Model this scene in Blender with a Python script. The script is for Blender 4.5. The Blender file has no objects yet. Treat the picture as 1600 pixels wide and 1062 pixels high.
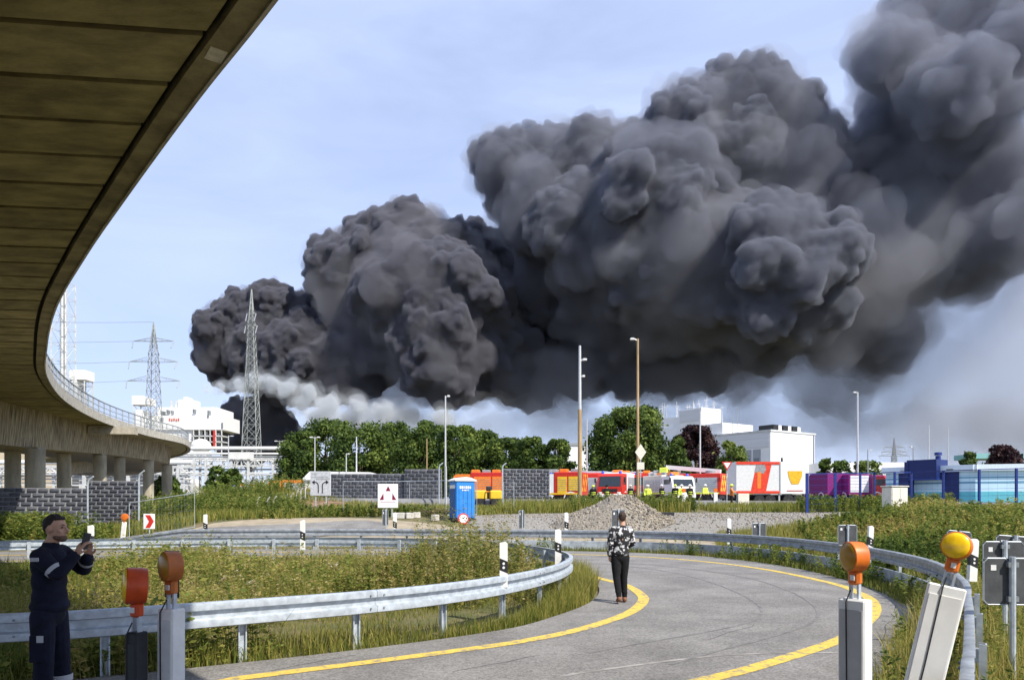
import bpy, bmesh, math, random
import numpy as np
from mathutils import Vector, Matrix, Euler
R = math.radians
sc = bpy.context.scene
COL = sc.collection

# ------------------------------------------------------------------ camera, sky, sun, exposure
F, CZ, HY = 1155.0, 1.95, 785.0            # focal length in photo pixels, eye height, horizon row
cam = bpy.data.objects.new('camera', bpy.data.cameras.new('camera'))
COL.objects.link(cam); sc.camera = cam
cam.location = (0, 0, CZ); cam.rotation_euler = (R(90), 0, 0)
cam.data.sensor_width = 36; cam.data.lens = 36*F/1600
cam.data.shift_y = (HY-531)/1600
cam.data.clip_start = .05; cam.data.clip_end = 9000

EL = R(46)
AZ = Vector((.72, -.69)).normalized()
TO_SUN = Vector((AZ.x*math.cos(EL), AZ.y*math.cos(EL), math.sin(EL)))
W = bpy.data.worlds.new('World'); sc.world = W; W.use_nodes = True
nt = W.node_tree; bg = nt.nodes['Background']
sky = nt.nodes.new('ShaderNodeTexSky'); sky.sky_type = 'NISHITA'; sky.sun_disc = False
sky.sun_elevation = EL; sky.sun_rotation = math.atan2(TO_SUN.x, TO_SUN.y)
sky.air_density = 1.0; sky.dust_density = 0.6; sky.ozone_density = 2.5
tc = nt.nodes.new('ShaderNodeTexCoord')
mp = nt.nodes.new('ShaderNodeMapping'); mp.inputs['Scale'].default_value = (1.2, 1.2, 4.5)
nt.links.new(tc.outputs['Generated'], mp.inputs[0])
n1 = nt.nodes.new('ShaderNodeTexNoise'); n1.inputs['Scale'].default_value = 1.9; n1.inputs['Detail'].default_value = 6; n1.inputs['Roughness'].default_value = .55; n1.inputs['Distortion'].default_value = .6
nt.links.new(mp.outputs[0], n1.inputs[0])
rp = nt.nodes.new('ShaderNodeMapRange'); rp.inputs[1].default_value = .30; rp.inputs[2].default_value = .75; rp.inputs[3].default_value = .60; rp.inputs[4].default_value = .93
nt.links.new(n1.outputs[0], rp.inputs[0])
# thin high cloud veil over the blue sky
mx = nt.nodes.new('ShaderNodeMix'); mx.data_type = 'RGBA'
nt.links.new(rp.outputs[0], mx.inputs['Factor'])
nt.links.new(sky.outputs[0], mx.inputs['A']); mx.inputs['B'].default_value = (4.7, 5.6, 8.2, 1)
nt.links.new(mx.outputs['Result'], bg.inputs[0]); bg.inputs[1].default_value = .12
SKY_MIX = mx

sl = bpy.data.lights.new('sun', 'SUN'); so = bpy.data.objects.new('sun', sl); COL.objects.link(so)
so.rotation_euler = TO_SUN.to_track_quat('Z', 'Y').to_euler(); so.location = (60, -60, 90)
sl.energy = 5; sl.angle = R(.5); sl.color = (1, .94, .84)
vs = sc.view_settings
vs.view_transform = 'Standard'; vs.look = 'None'; vs.gamma = 1; vs.use_curve_mapping = False; vs.exposure = 0.35
cy = sc.cycles
cy.volume_bounces = 1; cy.transparent_max_bounces = 40; cy.use_denoising = True; cy.max_bounces = 8
cy.diffuse_bounces = 3; cy.glossy_bounces = 2; cy.transmission_bounces = 3
cy.sample_clamp_indirect = 6

# ------------------------------------------------------------------ helpers
rnd = random.Random(11)
def P(x, y, d):
    """world point of photo pixel (x, y) at distance d"""
    return Vector(((x-800)/F*d, d, CZ+(HY-y)/F*d))
def G(x, y):
    """point on the flat road plane"""
    d = F*CZ/(y-HY)
    return ((x-800)/F*d, d)

def tag(o, label=None, cat=None, group=None, kind=None):
    if label: o['label'] = label
    if cat: o['category'] = cat
    if group: o['group'] = group
    if kind: o['kind'] = kind
    return o
def thing(name, label, cat, loc=(0, 0, 0), rz=0, group=None):
    o = bpy.data.objects.new(name, None); COL.objects.link(o)
    o.location = loc; o.rotation_euler = (0, 0, rz); o.empty_display_size = .2
    return tag(o, label, cat, group)
def copy_tree(o, parent=None):
    c = o.copy(); COL.objects.link(c); c.parent = parent
    for ch in list(o.children):
        copy_tree(ch, c)
    return c

class MB:
    def __init__(s): s.v = []; s.f = []; s.mi = []; s.m = 0
    def add(s, vs, fs):
        n = len(s.v); s.v += [tuple(p) for p in vs]
        for f in fs: s.f.append(tuple(i+n for i in f)); s.mi.append(s.m)
        return s
    def box(s, c, size, rot=None, bev=0):
        x, y, z = size[0]/2, size[1]/2, size[2]/2
        if bev > 0:
            b = min(bev, x*.9, y*.9, z*.9)
            vs = []
            for sx in (-1, 1):
                for sy in (-1, 1):
                    for sz in (-1, 1):
                        vs += [(sx*x, sy*(y-b), sz*(z-b)), (sx*(x-b), sy*y, sz*(z-b)), (sx*(x-b), sy*(y-b), sz*z)]
            bm = bmesh.new()
            for p in vs: bm.verts.new(p)
            bmesh.ops.convex_hull(bm, input=bm.verts)
            bm.verts.ensure_lookup_table(); bm.verts.index_update()
            bmesh.ops.dissolve_limit(bm, angle_limit=.01, verts=bm.verts, edges=bm.edges)
            bm.verts.index_update()
            vs = [p.co.copy() for p in bm.verts]; fs = [[q.index for q in f.verts] for f in bm.faces]; bm.free()
        else:
            vs = [Vector((i, j, k)) for i in (-x, x) for j in (-y, y) for k in (-z, z)]
            fs = [(0, 1, 3, 2), (4, 6, 7, 5), (0, 4, 5, 1), (2, 3, 7, 6), (0, 2, 6, 4), (1, 5, 7, 3)]
        c = Vector(c)
        if rot is not None:
            m = rot if isinstance(rot, Matrix) else Euler(rot).to_matrix()
            vs = [m @ Vector(p) for p in vs]
        return s.add([Vector(p)+c for p in vs], fs)
    def bar(s, p0, p1, w, h=None, up=(0, 0, 1)):
        p0, p1 = Vector(p0), Vector(p1); h = h or w
        d = (p1-p0); L = d.length
        if L < 1e-6: return s
        d /= L; u = Vector(up)
        if abs(d.dot(u)) > .98: u = Vector((1, 0, 0))
        a = d.cross(u).normalized(); b = a.cross(d)
        vs = [p+a*i*w/2+b*j*h/2 for p in (p0, p1) for i, j in ((-1, -1), (1, -1), (1, 1), (-1, 1))]
        return s.add(vs, [(0, 1, 2, 3), (4, 7, 6, 5), (0, 4, 5, 1), (1, 5, 6, 2), (2, 6, 7, 3), (3, 7, 4, 0)])
    def tube(s, p0, p1, r0, r1=None, n=8, cap=True):
        r1 = r0 if r1 is None else r1
        return s.path([p0, p1], [r0, r1], n, cap)
    def path(s, pts, rs, n=8, cap=True):
        pts = [Vector(p) for p in pts]
        if not isinstance(rs, (list, tuple)): rs = [rs]*len(pts)
        vs, fs = [], []; a = None
        for i, p in enumerate(pts):
            d = (pts[min(i+1, len(pts)-1)]-pts[max(i-1, 0)]).normalized()
            if a is None:
                u = Vector((0, 0, 1)) if abs(d.z) < .95 else Vector((1, 0, 0))
                a = d.cross(u).normalized()
            else:
                a = (a-d*a.dot(d)).normalized()
            b = d.cross(a)
            for k in range(n):
                t = 2*math.pi*k/n
                vs.append(p+(a*math.cos(t)+b*math.sin(t))*rs[i])
        for i in range(len(pts)-1):
            for k in range(n):
                k2 = (k+1) % n
                fs.append((i*n+k, i*n+k2, (i+1)*n+k2, (i+1)*n+k))
        if cap:
            fs.append(tuple(range(n))[::-1]); fs.append(tuple(range((len(pts)-1)*n, len(pts)*n)))
        return s.add(vs, fs)
    def lathe(s, prof, n=16, c=(0, 0, 0), rot=None):
        """prof: (r, h) pairs about the z axis"""
        vs, fs = [], []
        for r, h in prof:
            for k in range(n):
                t = 2*math.pi*k/n; vs.append(Vector((r*math.cos(t), r*math.sin(t), h)))
        for i in range(len(prof)-1):
            for k in range(n):
                k2 = (k+1) % n; fs.append((i*n+k, i*n+k2, (i+1)*n+k2, (i+1)*n+k))
        fs.append(tuple(range(n))[::-1]); fs.append(tuple(range((len(prof)-1)*n, len(prof)*n)))
        if rot is not None:
            m = Euler(rot).to_matrix(); vs = [m @ p for p in vs]
        c = Vector(c); return s.add([p+c for p in vs], fs)
    def prism(s, poly, y0, y1, plane='xz'):
        """poly of 2D points extruded along the third axis"""
        n = len(poly)
        def m(p, t):
            return {'xz': (p[0], t, p[1]), 'xy': (p[0], p[1], t), 'yz': (t, p[0], p[1])}[plane]
        vs = [m(p, y0) for p in poly]+[m(p, y1) for p in poly]
        fs = [tuple(range(n))[::-1], tuple(range(n, 2*n))]
        for i in range(n): j = (i+1) % n; fs.append((i, j, n+j, n+i))
        return s.add(vs, fs)
    def sphere(s, c, r, sc3=(1, 1, 1), sub=2, rot=None):
        v, f = ico(sub); m = Euler(rot).to_matrix() if rot is not None else None
        vs = [Vector((p[0]*r*sc3[0], p[1]*r*sc3[1], p[2]*r*sc3[2])) for p in v]
        if m: vs = [m @ p for p in vs]
        c = Vector(c); return s.add([p+c for p in vs], [tuple(int(q) for q in t) for t in f])
    def build(s, name, mats, parent=None, smooth=False, loc=None, fix=True):
        me = bpy.data.meshes.new(name)
        me.from_pydata(s.v, [], s.f)
        if fix:
            bm = bmesh.new(); bm.from_mesh(me); bmesh.ops.recalc_face_normals(bm, faces=bm.faces); bm.to_mesh(me); bm.free()
        if not isinstance(mats, (list, tuple)): mats = [mats]
        for m in mats: me.materials.append(m)
        if len(mats) > 1: me.polygons.foreach_set('material_index', s.mi)
        if smooth:
            me.polygons.foreach_set('use_smooth', [True]*len(me.polygons))
            if smooth != 'all': me.set_sharp_from_angle(angle=R(40))
        o = bpy.data.objects.new(name, me); COL.objects.link(o)
        if parent: o.parent = parent
        if loc: o.location = loc
        return o
_ico = {}
def ico(sub):
    if sub not in _ico:
        bm = bmesh.new(); bmesh.ops.create_icosphere(bm, subdivisions=sub, radius=1)
        _ico[sub] = (np.array([p.co[:] for p in bm.verts]), np.array([[q.index for q in t.verts] for t in bm.faces])); bm.free()
    return _ico[sub]
def np_mesh(name, V, Fs, mats, mi=None, attr=None, smooth=False):
    """fast mesh from numpy arrays; Fs (n,k) of one polygon size"""
    me = bpy.data.meshes.new(name); k = Fs.shape[1]
    me.vertices.add(len(V)); me.vertices.foreach_set('co', np.asarray(V, np.float32).ravel())
    me.loops.add(Fs.size); me.loops.foreach_set('vertex_index', Fs.astype(np.int32).ravel())
    me.polygons.add(len(Fs)); me.polygons.foreach_set('loop_start', np.arange(0, Fs.size, k, dtype=np.int32))
    if mi is not None: me.polygons.foreach_set('material_index', mi.astype(np.int32))
    for m in (mats if isinstance(mats, (list, tuple)) else [mats]): me.materials.append(m)
    if attr is not None:
        a = me.attributes.new('tint', 'FLOAT', 'POINT'); a.data.foreach_set('value', attr.astype(np.float32))
    me.update(calc_edges=True)
    if smooth: me.polygons.foreach_set('use_smooth', [True]*len(me.polygons))
    return me
def link(name, me, parent=None):
    o = bpy.data.objects.new(name, me); COL.objects.link(o)
    if parent: o.parent = parent
    return o
def remeshed(mb, voxel, smooth_it=2):
    me = bpy.data.meshes.new('t'); me.from_pydata(mb.v, [], mb.f)
    o = bpy.data.objects.new('t', me); COL.objects.link(o)
    m = o.modifiers.new('r', 'REMESH'); m.mode = 'VOXEL'; m.voxel_size = voxel
    if smooth_it:
        q = o.modifiers.new('s', 'SMOOTH'); q.iterations = smooth_it; q.factor = .5
    dg = bpy.context.evaluated_depsgraph_get()
    nm = bpy.data.meshes.new_from_object(o.evaluated_get(dg))
    bpy.data.objects.remove(o); bpy.data.meshes.remove(me)
    nm.polygons.foreach_set('use_smooth', [True]*len(nm.polygons))
    nm.materials.clear()
    return nm
def smooth_curve(pts, step=.25):
    """Catmull-Rom through points, resampled evenly"""
    pts = [Vector(p) for p in pts]
    q = [pts[0]*2-pts[1]]+pts+[pts[-1]*2-pts[-2]]
    out = []
    for i in range(1, len(q)-2):
        a, b, c, d = q[i-1:i+3]
        for k in range(24):
            t = k/24
            out.append(.5*((2*b)+(c-a)*t+(2*a-5*b+4*c-d)*t*t+(3*b-a-3*c+d)*t**3))
    out.append(q[-2])
    res = [out[0]]; acc = 0
    for i in range(1, len(out)):
        seg = (out[i]-out[i-1]); L = seg.length; pos = 0
        while acc+(L-pos) >= step:
            pos += step-acc; res.append(out[i-1]+seg*(pos/L)); acc = 0
        acc += L-pos
    return res

# ------------------------------------------------------------------ materials
MATS = {}
def mat(name, col, rough=.7, metal=0, var=.12, scale=6, bump=0, bscale=None, col2=None, detail=5, spec=.4, coords='Object', stretch=None, dirt=0, thr=(.35, .65)):
    if name in MATS: return MATS[name]
    m = bpy.data.materials.new(name); m.use_nodes = True; MATS[name] = m
    t = m.node_tree; N = t.nodes; L = t.links; b = N['Principled BSDF']
    b.inputs['Roughness'].default_value = rough; b.inputs['Metallic'].default_value = metal; b.inputs['Specular IOR Level'].default_value = spec
    tcn = N.new('ShaderNodeTexCoord'); src = tcn.outputs[coords]
    if stretch:
        mpn = N.new('ShaderNodeMapping'); mpn.inputs['Scale'].default_value = stretch; L.new(src, mpn.inputs[0]); src = mpn.outputs[0]
    nz = N.new('ShaderNodeTexNoise'); nz.inputs['Scale'].default_value = scale; nz.inputs['Detail'].default_value = detail; nz.inputs['Roughness'].default_value = .6
    L.new(src, nz.inputs['Vector'])
    mr = N.new('ShaderNodeMapRange'); mr.inputs[1].default_value = thr[0]; mr.inputs[2].default_value = thr[1]; L.new(nz.outputs[0], mr.inputs[0])
    c2 = col2 or tuple(max(0, c*(1-2*var)) for c in col)
    c1 = col if col2 else tuple(min(1, c*(1+var)) for c in col)
    mxn = N.new('ShaderNodeMix'); mxn.data_type = 'RGBA'; L.new(mr.outputs[0], mxn.inputs['Factor'])
    mxn.inputs['A'].default_value = (*c2, 1); mxn.inputs['B'].default_value = (*c1, 1)
    outc = mxn.outputs['Result']
    if dirt:
        nd = N.new('ShaderNodeTexNoise'); nd.inputs['Scale'].default_value = scale*.35; nd.inputs['Detail'].default_value = 8; nd.inputs['Roughness'].default_value = .7; L.new(src, nd.inputs['Vector'])
        md = N.new('ShaderNodeMapRange'); md.inputs[1].default_value = .5; md.inputs[2].default_value = .8; md.inputs[4].default_value = dirt; L.new(nd.outputs[0], md.inputs[0])
        mx2 = N.new('ShaderNodeMix'); mx2.data_type = 'RGBA'; L.new(md.outputs[0], mx2.inputs['Factor']); L.new(outc, mx2.inputs['A']); mx2.inputs['B'].default_value = (.10, .085, .06, 1); outc = mx2.outputs['Result']
    L.new(outc, b.inputs['Base Color'])
    if bump:
        nb = N.new('ShaderNodeTexNoise'); nb.inputs['Scale'].default_value = bscale or scale*4; nb.inputs['Detail'].default_value = 6; L.new(src, nb.inputs['Vector'])
        bp = N.new('ShaderNodeBump'); bp.inputs['Strength'].default_value = bump; bp.inputs['Distance'].default_value = .02; L.new(nb.outputs[0], bp.inputs['Height']); L.new(bp.outputs[0], b.inputs['Normal'])
    return m
def leaf_mat(name, cols, trans=.3, rough=.6, spec=.2):
    """foliage: hue picked per blade or leaf by the 'tint' attribute"""
    if name in MATS: return MATS[name]
    m = bpy.data.materials.new(name); m.use_nodes = True; MATS[name] = m
    t = m.node_tree; N = t.nodes; L = t.links; b = N['Principled BSDF']; out = N['Material Output']
    at = N.new('ShaderNodeAttribute'); at.attribute_name = 'tint'
    cr = N.new('ShaderNodeValToRGB'); el = cr.color_ramp.elements
    while len(el) < len(cols): el.new(.5)
    for i, c in enumerate(cols):
        el[i].position = i/(len(cols)-1); el[i].color = (*c, 1)
    L.new(at.outputs['Fac'], cr.inputs[0]); L.new(cr.outputs[0], b.inputs['Base Color'])
    b.inputs['Roughness'].default_value = rough; b.inputs['Specular IOR Level'].default_value = spec
    tr = N.new('ShaderNodeBsdfTranslucent'); L.new(cr.outputs[0], tr.inputs[0])
    ms = N.new('ShaderNodeMixShader'); ms.inputs[0].default_value = trans
    L.new(b.outputs[0], ms.inputs[1]); L.new(tr.outputs[0], ms.inputs[2]); L.new(ms.outputs[0], out.inputs[0])
    return m

asphalt = mat('asphalt', (.225, .214, .198), .9, var=.13, scale=.8, bump=.5, bscale=110, dirt=.28, detail=12)
yellow_paint = mat('yellow_paint', (.70, .49, .085), .75, scale=7, bump=.3, bscale=60, dirt=.3, col2=(.31, .27, .16), thr=(.38, .50), detail=10)
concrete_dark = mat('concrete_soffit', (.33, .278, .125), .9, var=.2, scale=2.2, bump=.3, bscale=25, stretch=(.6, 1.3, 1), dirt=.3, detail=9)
concrete = mat('concrete', (.42, .38, .30), .9, var=.12, scale=2.5, bump=.25, bscale=20, dirt=.35)
concrete_light = mat('concrete_light', (.55, .53, .48), .9, var=.1, scale=3, bump=.2, dirt=.25)
galv = mat('galvanised_steel', (.52, .575, .63), .5, metal=.35, var=.12, scale=9, dirt=.18)
galv_dark = mat('weathered_steel', (.26, .29, .31), .55, metal=.35, var=.15, scale=8, dirt=.25)
steel_grey = mat('grey_steel', (.33, .35, .37), .5, metal=.3, var=.1, scale=8)
white_plastic = mat('white_plastic', (.80, .80, .77), .55, var=.04, scale=8, dirt=.15)
black_plastic = mat('black_plastic', (.025, .025, .028), .5, var=.2)
orange_plastic = mat('orange_plastic', (.72, .17, .02), .42, var=.1, scale=9, dirt=.12)
amber_lens = mat('amber_lens', (1.0, .60, .015), .25, var=.1, scale=20)
sign_back = mat('sign_back', (.085, .09, .095), .6, metal=.2, var=.14, scale=7, dirt=.1)
sign_white = mat('sign_white', (.8, .8, .8), .5, var=.03)
black_paint = mat('black_paint', (.02, .02, .022), .5, var=.2)
red_paint = mat('red_paint', (.55, .03, .02), .4, var=.08)
fire_red = mat('fire_red', (.60, .035, .02), .35, var=.06)
orange_paint = mat('orange_paint', (.80, .22, .03), .45, var=.08)
yellow_mach = mat('machine_yellow', (.80, .50, .03), .45, var=.08)
hi_vis = mat('hi_vis_yellow', (.72, .85, .10), .6, var=.05)
white_paint = mat('white_paint', (.80, .80, .79), .5, var=.03, scale=3)
cream_paint = mat('cream_paint', (.72, .69, .58), .6, var=.05)
grey_shutter = mat('grey_shutter', (.50, .52, .54), .45, metal=.4, var=.06)
rubber = mat('rubber', (.03, .03, .03), .85, var=.2)
window_dark = mat('window_glass', (.03, .04, .05), .12, var=.1, spec=.6)
blue_lamp = mat('blue_lamp', (.03, .1, .7), .3, var=.05)

def speckle(m, scale, lo, hi):
    """fine aggregate grain multiplied into the base colour"""
    t = m.node_tree; b = t.nodes['Principled BSDF']; src = b.inputs['Base Color'].links[0].from_socket
    tcn = t.nodes.new('ShaderNodeTexCoord'); v = t.nodes.new('ShaderNodeTexVoronoi'); v.inputs['Scale'].default_value = scale; t.links.new(tcn.outputs['Object'], v.inputs['Vector'])
    sp = t.nodes.new('ShaderNodeSeparateColor'); t.links.new(v.outputs['Color'], sp.inputs[0])
    mr = t.nodes.new('ShaderNodeMapRange'); mr.inputs[3].default_value = lo; mr.inputs[4].default_value = hi; t.links.new(sp.outputs[0], mr.inputs[0])
    mu = t.nodes.new('ShaderNodeMix'); mu.data_type = 'RGBA'; mu.blend_type = 'MULTIPLY'; mu.inputs['Factor'].default_value = 1
    t.links.new(src, mu.inputs['A']); t.links.new(mr.outputs[0], mu.inputs['B']); t.links.new(mu.outputs['Result'], b.inputs['Base Color'])
speckle(asphalt, 45, .68, 1.3)
speckle(yellow_paint, 40, .82, 1.12)
# ------------------------------------------------------------------ ground, road, paint
from mathutils.geometry import delaunay_2d_cdt
FAR_RAIL = smooth_curve([(-19.5, 32, 0), (-14, 31.5, 0), (-7.6, 32, 0), (-2.9, 31.7, 0), (2.7, 30.6, 0), (5.2, 29.6, 0), (7.3, 27.8, 0), (8.7, 25, 0),
                         (9.2, 21.3, 0), (9.0, 17.8, 0), (8.2, 14.3, 0), (6.7, 10.9, 0), (5.35, 8.6, 0), (4.25, 6.8, 0), (3.16, 5.05, 0), (2.3, 3.7, 0)], .25)
NEAR_RAIL = smooth_curve([(-13, 6.0, 0), (-9, 6.9, 0), (-5.5, 7.96, 0), (-4.66, 8.28, 0), (-3.3, 9.15, 0), (-2.09, 9.97, 0), (-1.08, 10.9, 0), (-.18, 12.1, 0),
                          (.62, 13.7, 0), (1.1, 15.3, 0), (1.3, 17.0, 0), (1.05, 18.9, 0), (.3, 20.9, 0), (-1.0, 22.9, 0), (-3, 24.6, 0), (-5.5, 25.4, 0),
                          (-9, 25.5, 0), (-13, 24.6, 0), (-17, 22.8, 0), (-21, 20.5, 0)], .25)
PAVE_IN = [(-16, 4.6), (-9, 6.5), (-5.2, 8.0), G(130, 1059), G(286, 1044), G(560, 1014), G(780, 984), G(860, 964), G(922, 940), G(936, 918), (1.95, 19.6),
           (1.05, 21.6), (-.5, 23.7), (-3, 25.5), (-6, 26.2), (-9.5, 26.2), (-14, 25.2), (-22, 21.2), (-36, 14)]
PAVE_OUT = [(-40, 22), (-22, 29), (-14, 30.7), (-7.6, 31.2), (-2.9, 31.0), (2.5, 29.8), (5, 28.8), (6.9, 27.0), (8.0, 24.7), (8.5, 21.3), (8.4, 17.8), (8.05, 15.0),
            (6.8, 12.4), (5.5, 10.4), (4.40, 8.66), (3.0, 6.2), (2.2, 4.5), (1.8, 2), (1.8, -14)]
def c2(pts, step=.3): return [(p.x, p.y) for p in smooth_curve([(a, b, 0) for a, b in pts], step)]
ROAD_POLY = c2(PAVE_IN)+c2(PAVE_OUT)+[(-16, -14)]
OUTER_POLY = np.array([(p.x, p.y) for p in FAR_RAIL[::4]]+[(2.6, -30), (-60, -30), (-60, 30)])
def inside(px, py, poly):
    poly = np.asarray(poly); x0, y0 = poly[:, 0], poly[:, 1]; x1, y1 = np.roll(x0, -1), np.roll(y0, -1)
    px = np.asarray(px)[..., None]; py = np.asarray(py)[..., None]
    with np.errstate(divide='ignore', invalid='ignore'):
        c = ((y0 > py) != (y1 > py)) & (px < (x1-x0)*(py-y0)/(y1-y0)+x0)
    return (c.sum(-1) % 2) == 1
_fr = np.array([(p.x, p.y) for p in FAR_RAIL[::2]])
def sst(a, b, t):
    t = np.clip((t-a)/(b-a), 0, 1); return t*t*(3-2*t)
def H(X, Y):
    """terrain height: flat road level, bank behind the far guardrail, yard level beyond"""
    X = np.atleast_1d(np.asarray(X, float)); Y = np.atleast_1d(np.asarray(Y, float))
    sh = X.shape; X = X.ravel(); Y = Y.ravel(); out = np.zeros(len(X))
    for i in range(0, len(X), 20000):
        x, y = X[i:i+20000], Y[i:i+20000]
        d = np.sqrt(((x[:, None]-_fr[:, 0])**2+(y[:, None]-_fr[:, 1])**2).min(1))
        s = np.where(inside(x, y, OUTER_POLY), 0, d)
        s = np.where(x < -16, np.maximum(0, y-32-np.clip((-16-x)*.9, 0, 12)), s)
        h = 1.15*sst(1, 10, s)+.72*sst(9, 45, s)
        out[i:i+20000] = h*sst(6, 22, y)+1.35*np.exp(-((x+19.5)/8)**2-((y-68)/9)**2)
    return out.reshape(sh)
def hz(x, y): return float(H(x, y)[0])

soil = mat('soil', (.20, .155, .085), .95, var=.3, scale=.6, bump=.5, bscale=18, col2=(.085, .095, .03), detail=9)
gravel_m = mat('gravel', (.29, .27, .235), .95, var=.3, scale=14, bump=1.0, bscale=30, detail=9, coords='Object')
sand_m = mat('sand', (.34, .285, .20), .95, var=.12, scale=1.5, bump=.4, bscale=20, detail=9)
xs = np.concatenate([[-3500, -1500, -700, -350, -200, -130, -90, -65], np.arange(-50, 50.1, .7), [60, 80, 110, 160, 250, 400, 800, 1600, 3500]])
ys = np.concatenate([[-400, -120, -50], np.arange(-20, 90.1, .7), [100, 120, 150, 200, 300, 500, 900, 1800, 4500]])
gx, gy = np.meshgrid(xs, ys); gzv = H(gx, gy)-.05+np.where((gy > 0) & (gy < 90), .0, 0)
nx, ny = len(xs), len(ys)
idx = np.arange(nx*ny).reshape(ny, nx)
Fq = np.stack([idx[:-1, :-1], idx[:-1, 1:], idx[1:, 1:], idx[1:, :-1]], -1).reshape(-1, 4)
tag(link('ground', np_mesh('ground', np.stack([gx.ravel(), gy.ravel(), gzv.ravel()], 1), Fq, soil, smooth=True)), kind='structure')

def sheet(name, poly, dz, m, step=.8, kind='structure', jit=0):
    poly = [Vector(p) for p in poly]; n = len(poly)
    a = np.array([p[:] for p in poly]); lo, hi = a.min(0), a.max(0)
    X, Y = np.meshgrid(np.arange(lo[0], hi[0], step), np.arange(lo[1], hi[1], step)); X = X.ravel(); Y = Y.ravel()
    k = inside(X, Y, a); pts = poly+[Vector((x, y)) for x, y in zip(X[k], Y[k])]
    r = delaunay_2d_cdt(pts, [], [list(range(n))], 1, 1e-4)
    V = np.array([p[:] for p in r[0]]); Fs = np.array([f for f in r[2] if len(f) == 3])
    Z = H(V[:, 0], V[:, 1])+dz
    me = np_mesh(name, np.column_stack([V, Z]), Fs, m, smooth=True)
    me.flip_normals() if me.polygons[0].normal.z < 0 else None
    return tag(link(name, me), kind=kind)
sheet('road', ROAD_POLY, 0, asphalt, 3)
def ribbon(name, pts, w, z, m, parent=None):
    c = smooth_curve([(a, b, 0) for a, b in pts], .2); V = []; Fs = []
    for i, p in enumerate(c):
        d = (c[min(i+1, len(c)-1)]-c[max(i-1, 0)]).normalized(); nrm = Vector((-d.y, d.x, 0))
        for s_ in (-1, 1):
            q = p+nrm*s_*w/2; V.append((q.x, q.y, z))
        if i: Fs.append((2*i-2, 2*i-1, 2*i+1, 2*i))
    o = MB().add(V, Fs).build(name, m, parent, fix=False)
    return o
INNER_LINE = [(-9, 5.6), G(250, 1075), G(360, 1061), G(480, 1046), G(600, 1031), G(700, 1018), G(800, 1004), G(880, 989), G(940, 973), G(985, 956), G(1004, 940), G(1002, 929), G(978, 914), G(940, 904),
              (1.5, 21.9), (.1, 24), (-2.6, 25.9), (-6, 26.8), (-9.5, 26.8), (-14, 25.9), (-22, 22)]
OUTER_LINE = [(-4, 3.6), (-.5, 6.2), G(1100, 1062), G(1200, 1036), G(1310, 1000), G(1348, 976), G(1366, 956), G(1362, 938), G(1340, 925), G(1300, 911), G(1200, 890), G(1100, 877), G(1000, 869.5), (2.2, 27.9), (-3, 29), (-8, 29.3), (-14, 28.6), (-22, 26.5)]
tag(ribbon('road_marking', INNER_LINE, .22, .006, yellow_paint), kind='structure')
tag(ribbon('road_marking', OUTER_LINE, .22, .006, yellow_paint), kind='structure')
# worn pale joint across the near pavement
seam_m = mat('asphalt_seam', (.30, .285, .26), .9, var=.2, scale=3, bump=.3, bscale=70)
tag(ribbon('road_joint', [(-4, 7.0), (0, 7.9), G(900, 1052), G(1120, 1024), G(1300, 1019), G(1410, 1018)], .07, .004, seam_m), kind='structure')

crack_m = mat('road_crack', (.07, .068, .065), .95, var=.2)
def crack(p0, p1, n, amp, seed):
    r = random.Random(seed); pts = []
    for i in range(n+1):
        t = i/n; pts.append((p0[0]+(p1[0]-p0[0])*t+r.uniform(-amp, amp), p0[1]+(p1[1]-p0[1])*t+r.uniform(-amp, amp)))
    tag(ribbon('road_crack', pts, .009, .005, crack_m), kind='structure')
crack(G(1100, 1000), G(1180, 975), 7, .05, 1); crack(G(700, 1050), G(860, 1020), 9, .05, 2); crack(G(1120, 935), G(1270, 925), 10, .08, 3); crack(G(1060, 900), G(1190, 905), 8, .1, 4); crack(G(1375, 1010), G(1400, 945), 7, .05, 5); crack(G(420, 1048), G(560, 1022), 7, .03, 6)
scuff_m = mat('tyre_scuff', (.19, .182, .172), .9, var=.15, scale=3)
for k_, (a_, b_, c_) in enumerate((((1.0, 9.6), (4.2, 12.6), (4.9, 17.0)), ((1.9, 8.9), (5.2, 12.6), (6.2, 17.6)))):
    tag(ribbon('tyre_track', [a_, b_, c_, (4.2 if k_ == 0 else 5.4, 21.5), (1.8 if k_ == 0 else 3.0, 25)], .05, .0045, scuff_m), kind='structure')
sheet('gravel_yard', c2([(-1, 35.5), (6, 34), (11, 31.5), (14, 34), (19, 40), (21, 46), (12, 49), (4, 49.5), (-1, 47), (-3, 42), (-1, 35.5)], .6)[:-1], -.02, gravel_m, .8)
sheet('sand_strip', c2([(-13.5, 33.6), (-6, 33.6), (0, 33.3), (5, 32.2), (9, 29.6), (11.5, 32.3), (6, 35.3), (0, 36.6), (-5, 39.5), (-10, 41.5), (-15, 39.5), (-18, 36), (-13.5, 33.6)], .6)[:-1], -.034, sand_m, .8)
sheet('side_road', c2([(-23, 34.2), (-16, 35.0), (-10, 35.8), (-6.5, 38), (-8, 40), (-12, 38.6), (-17, 37.4), (-23, 36.6), (-23, 34.2)], .6)[:-1], -.008, asphalt, .8)
sheet('dirt_slope', c2([(-17.5, 53.5), (-14, 52), (-11.5, 54), (-12.5, 60), (-17, 61), (-18.5, 57), (-17.5, 53.5)], .6)[:-1], .0, mat('brown_dirt', (.24, .15, .09), .95, var=.25, scale=1.5, bump=.6, bscale=12), .8)
sheet('vehicle_yard', [(-60, 62), (60, 58), (90, 120), (-90, 130)], -.02, mat('yard_asphalt', (.20, .20, .20), .9, var=.15, scale=.5), 4)

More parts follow.
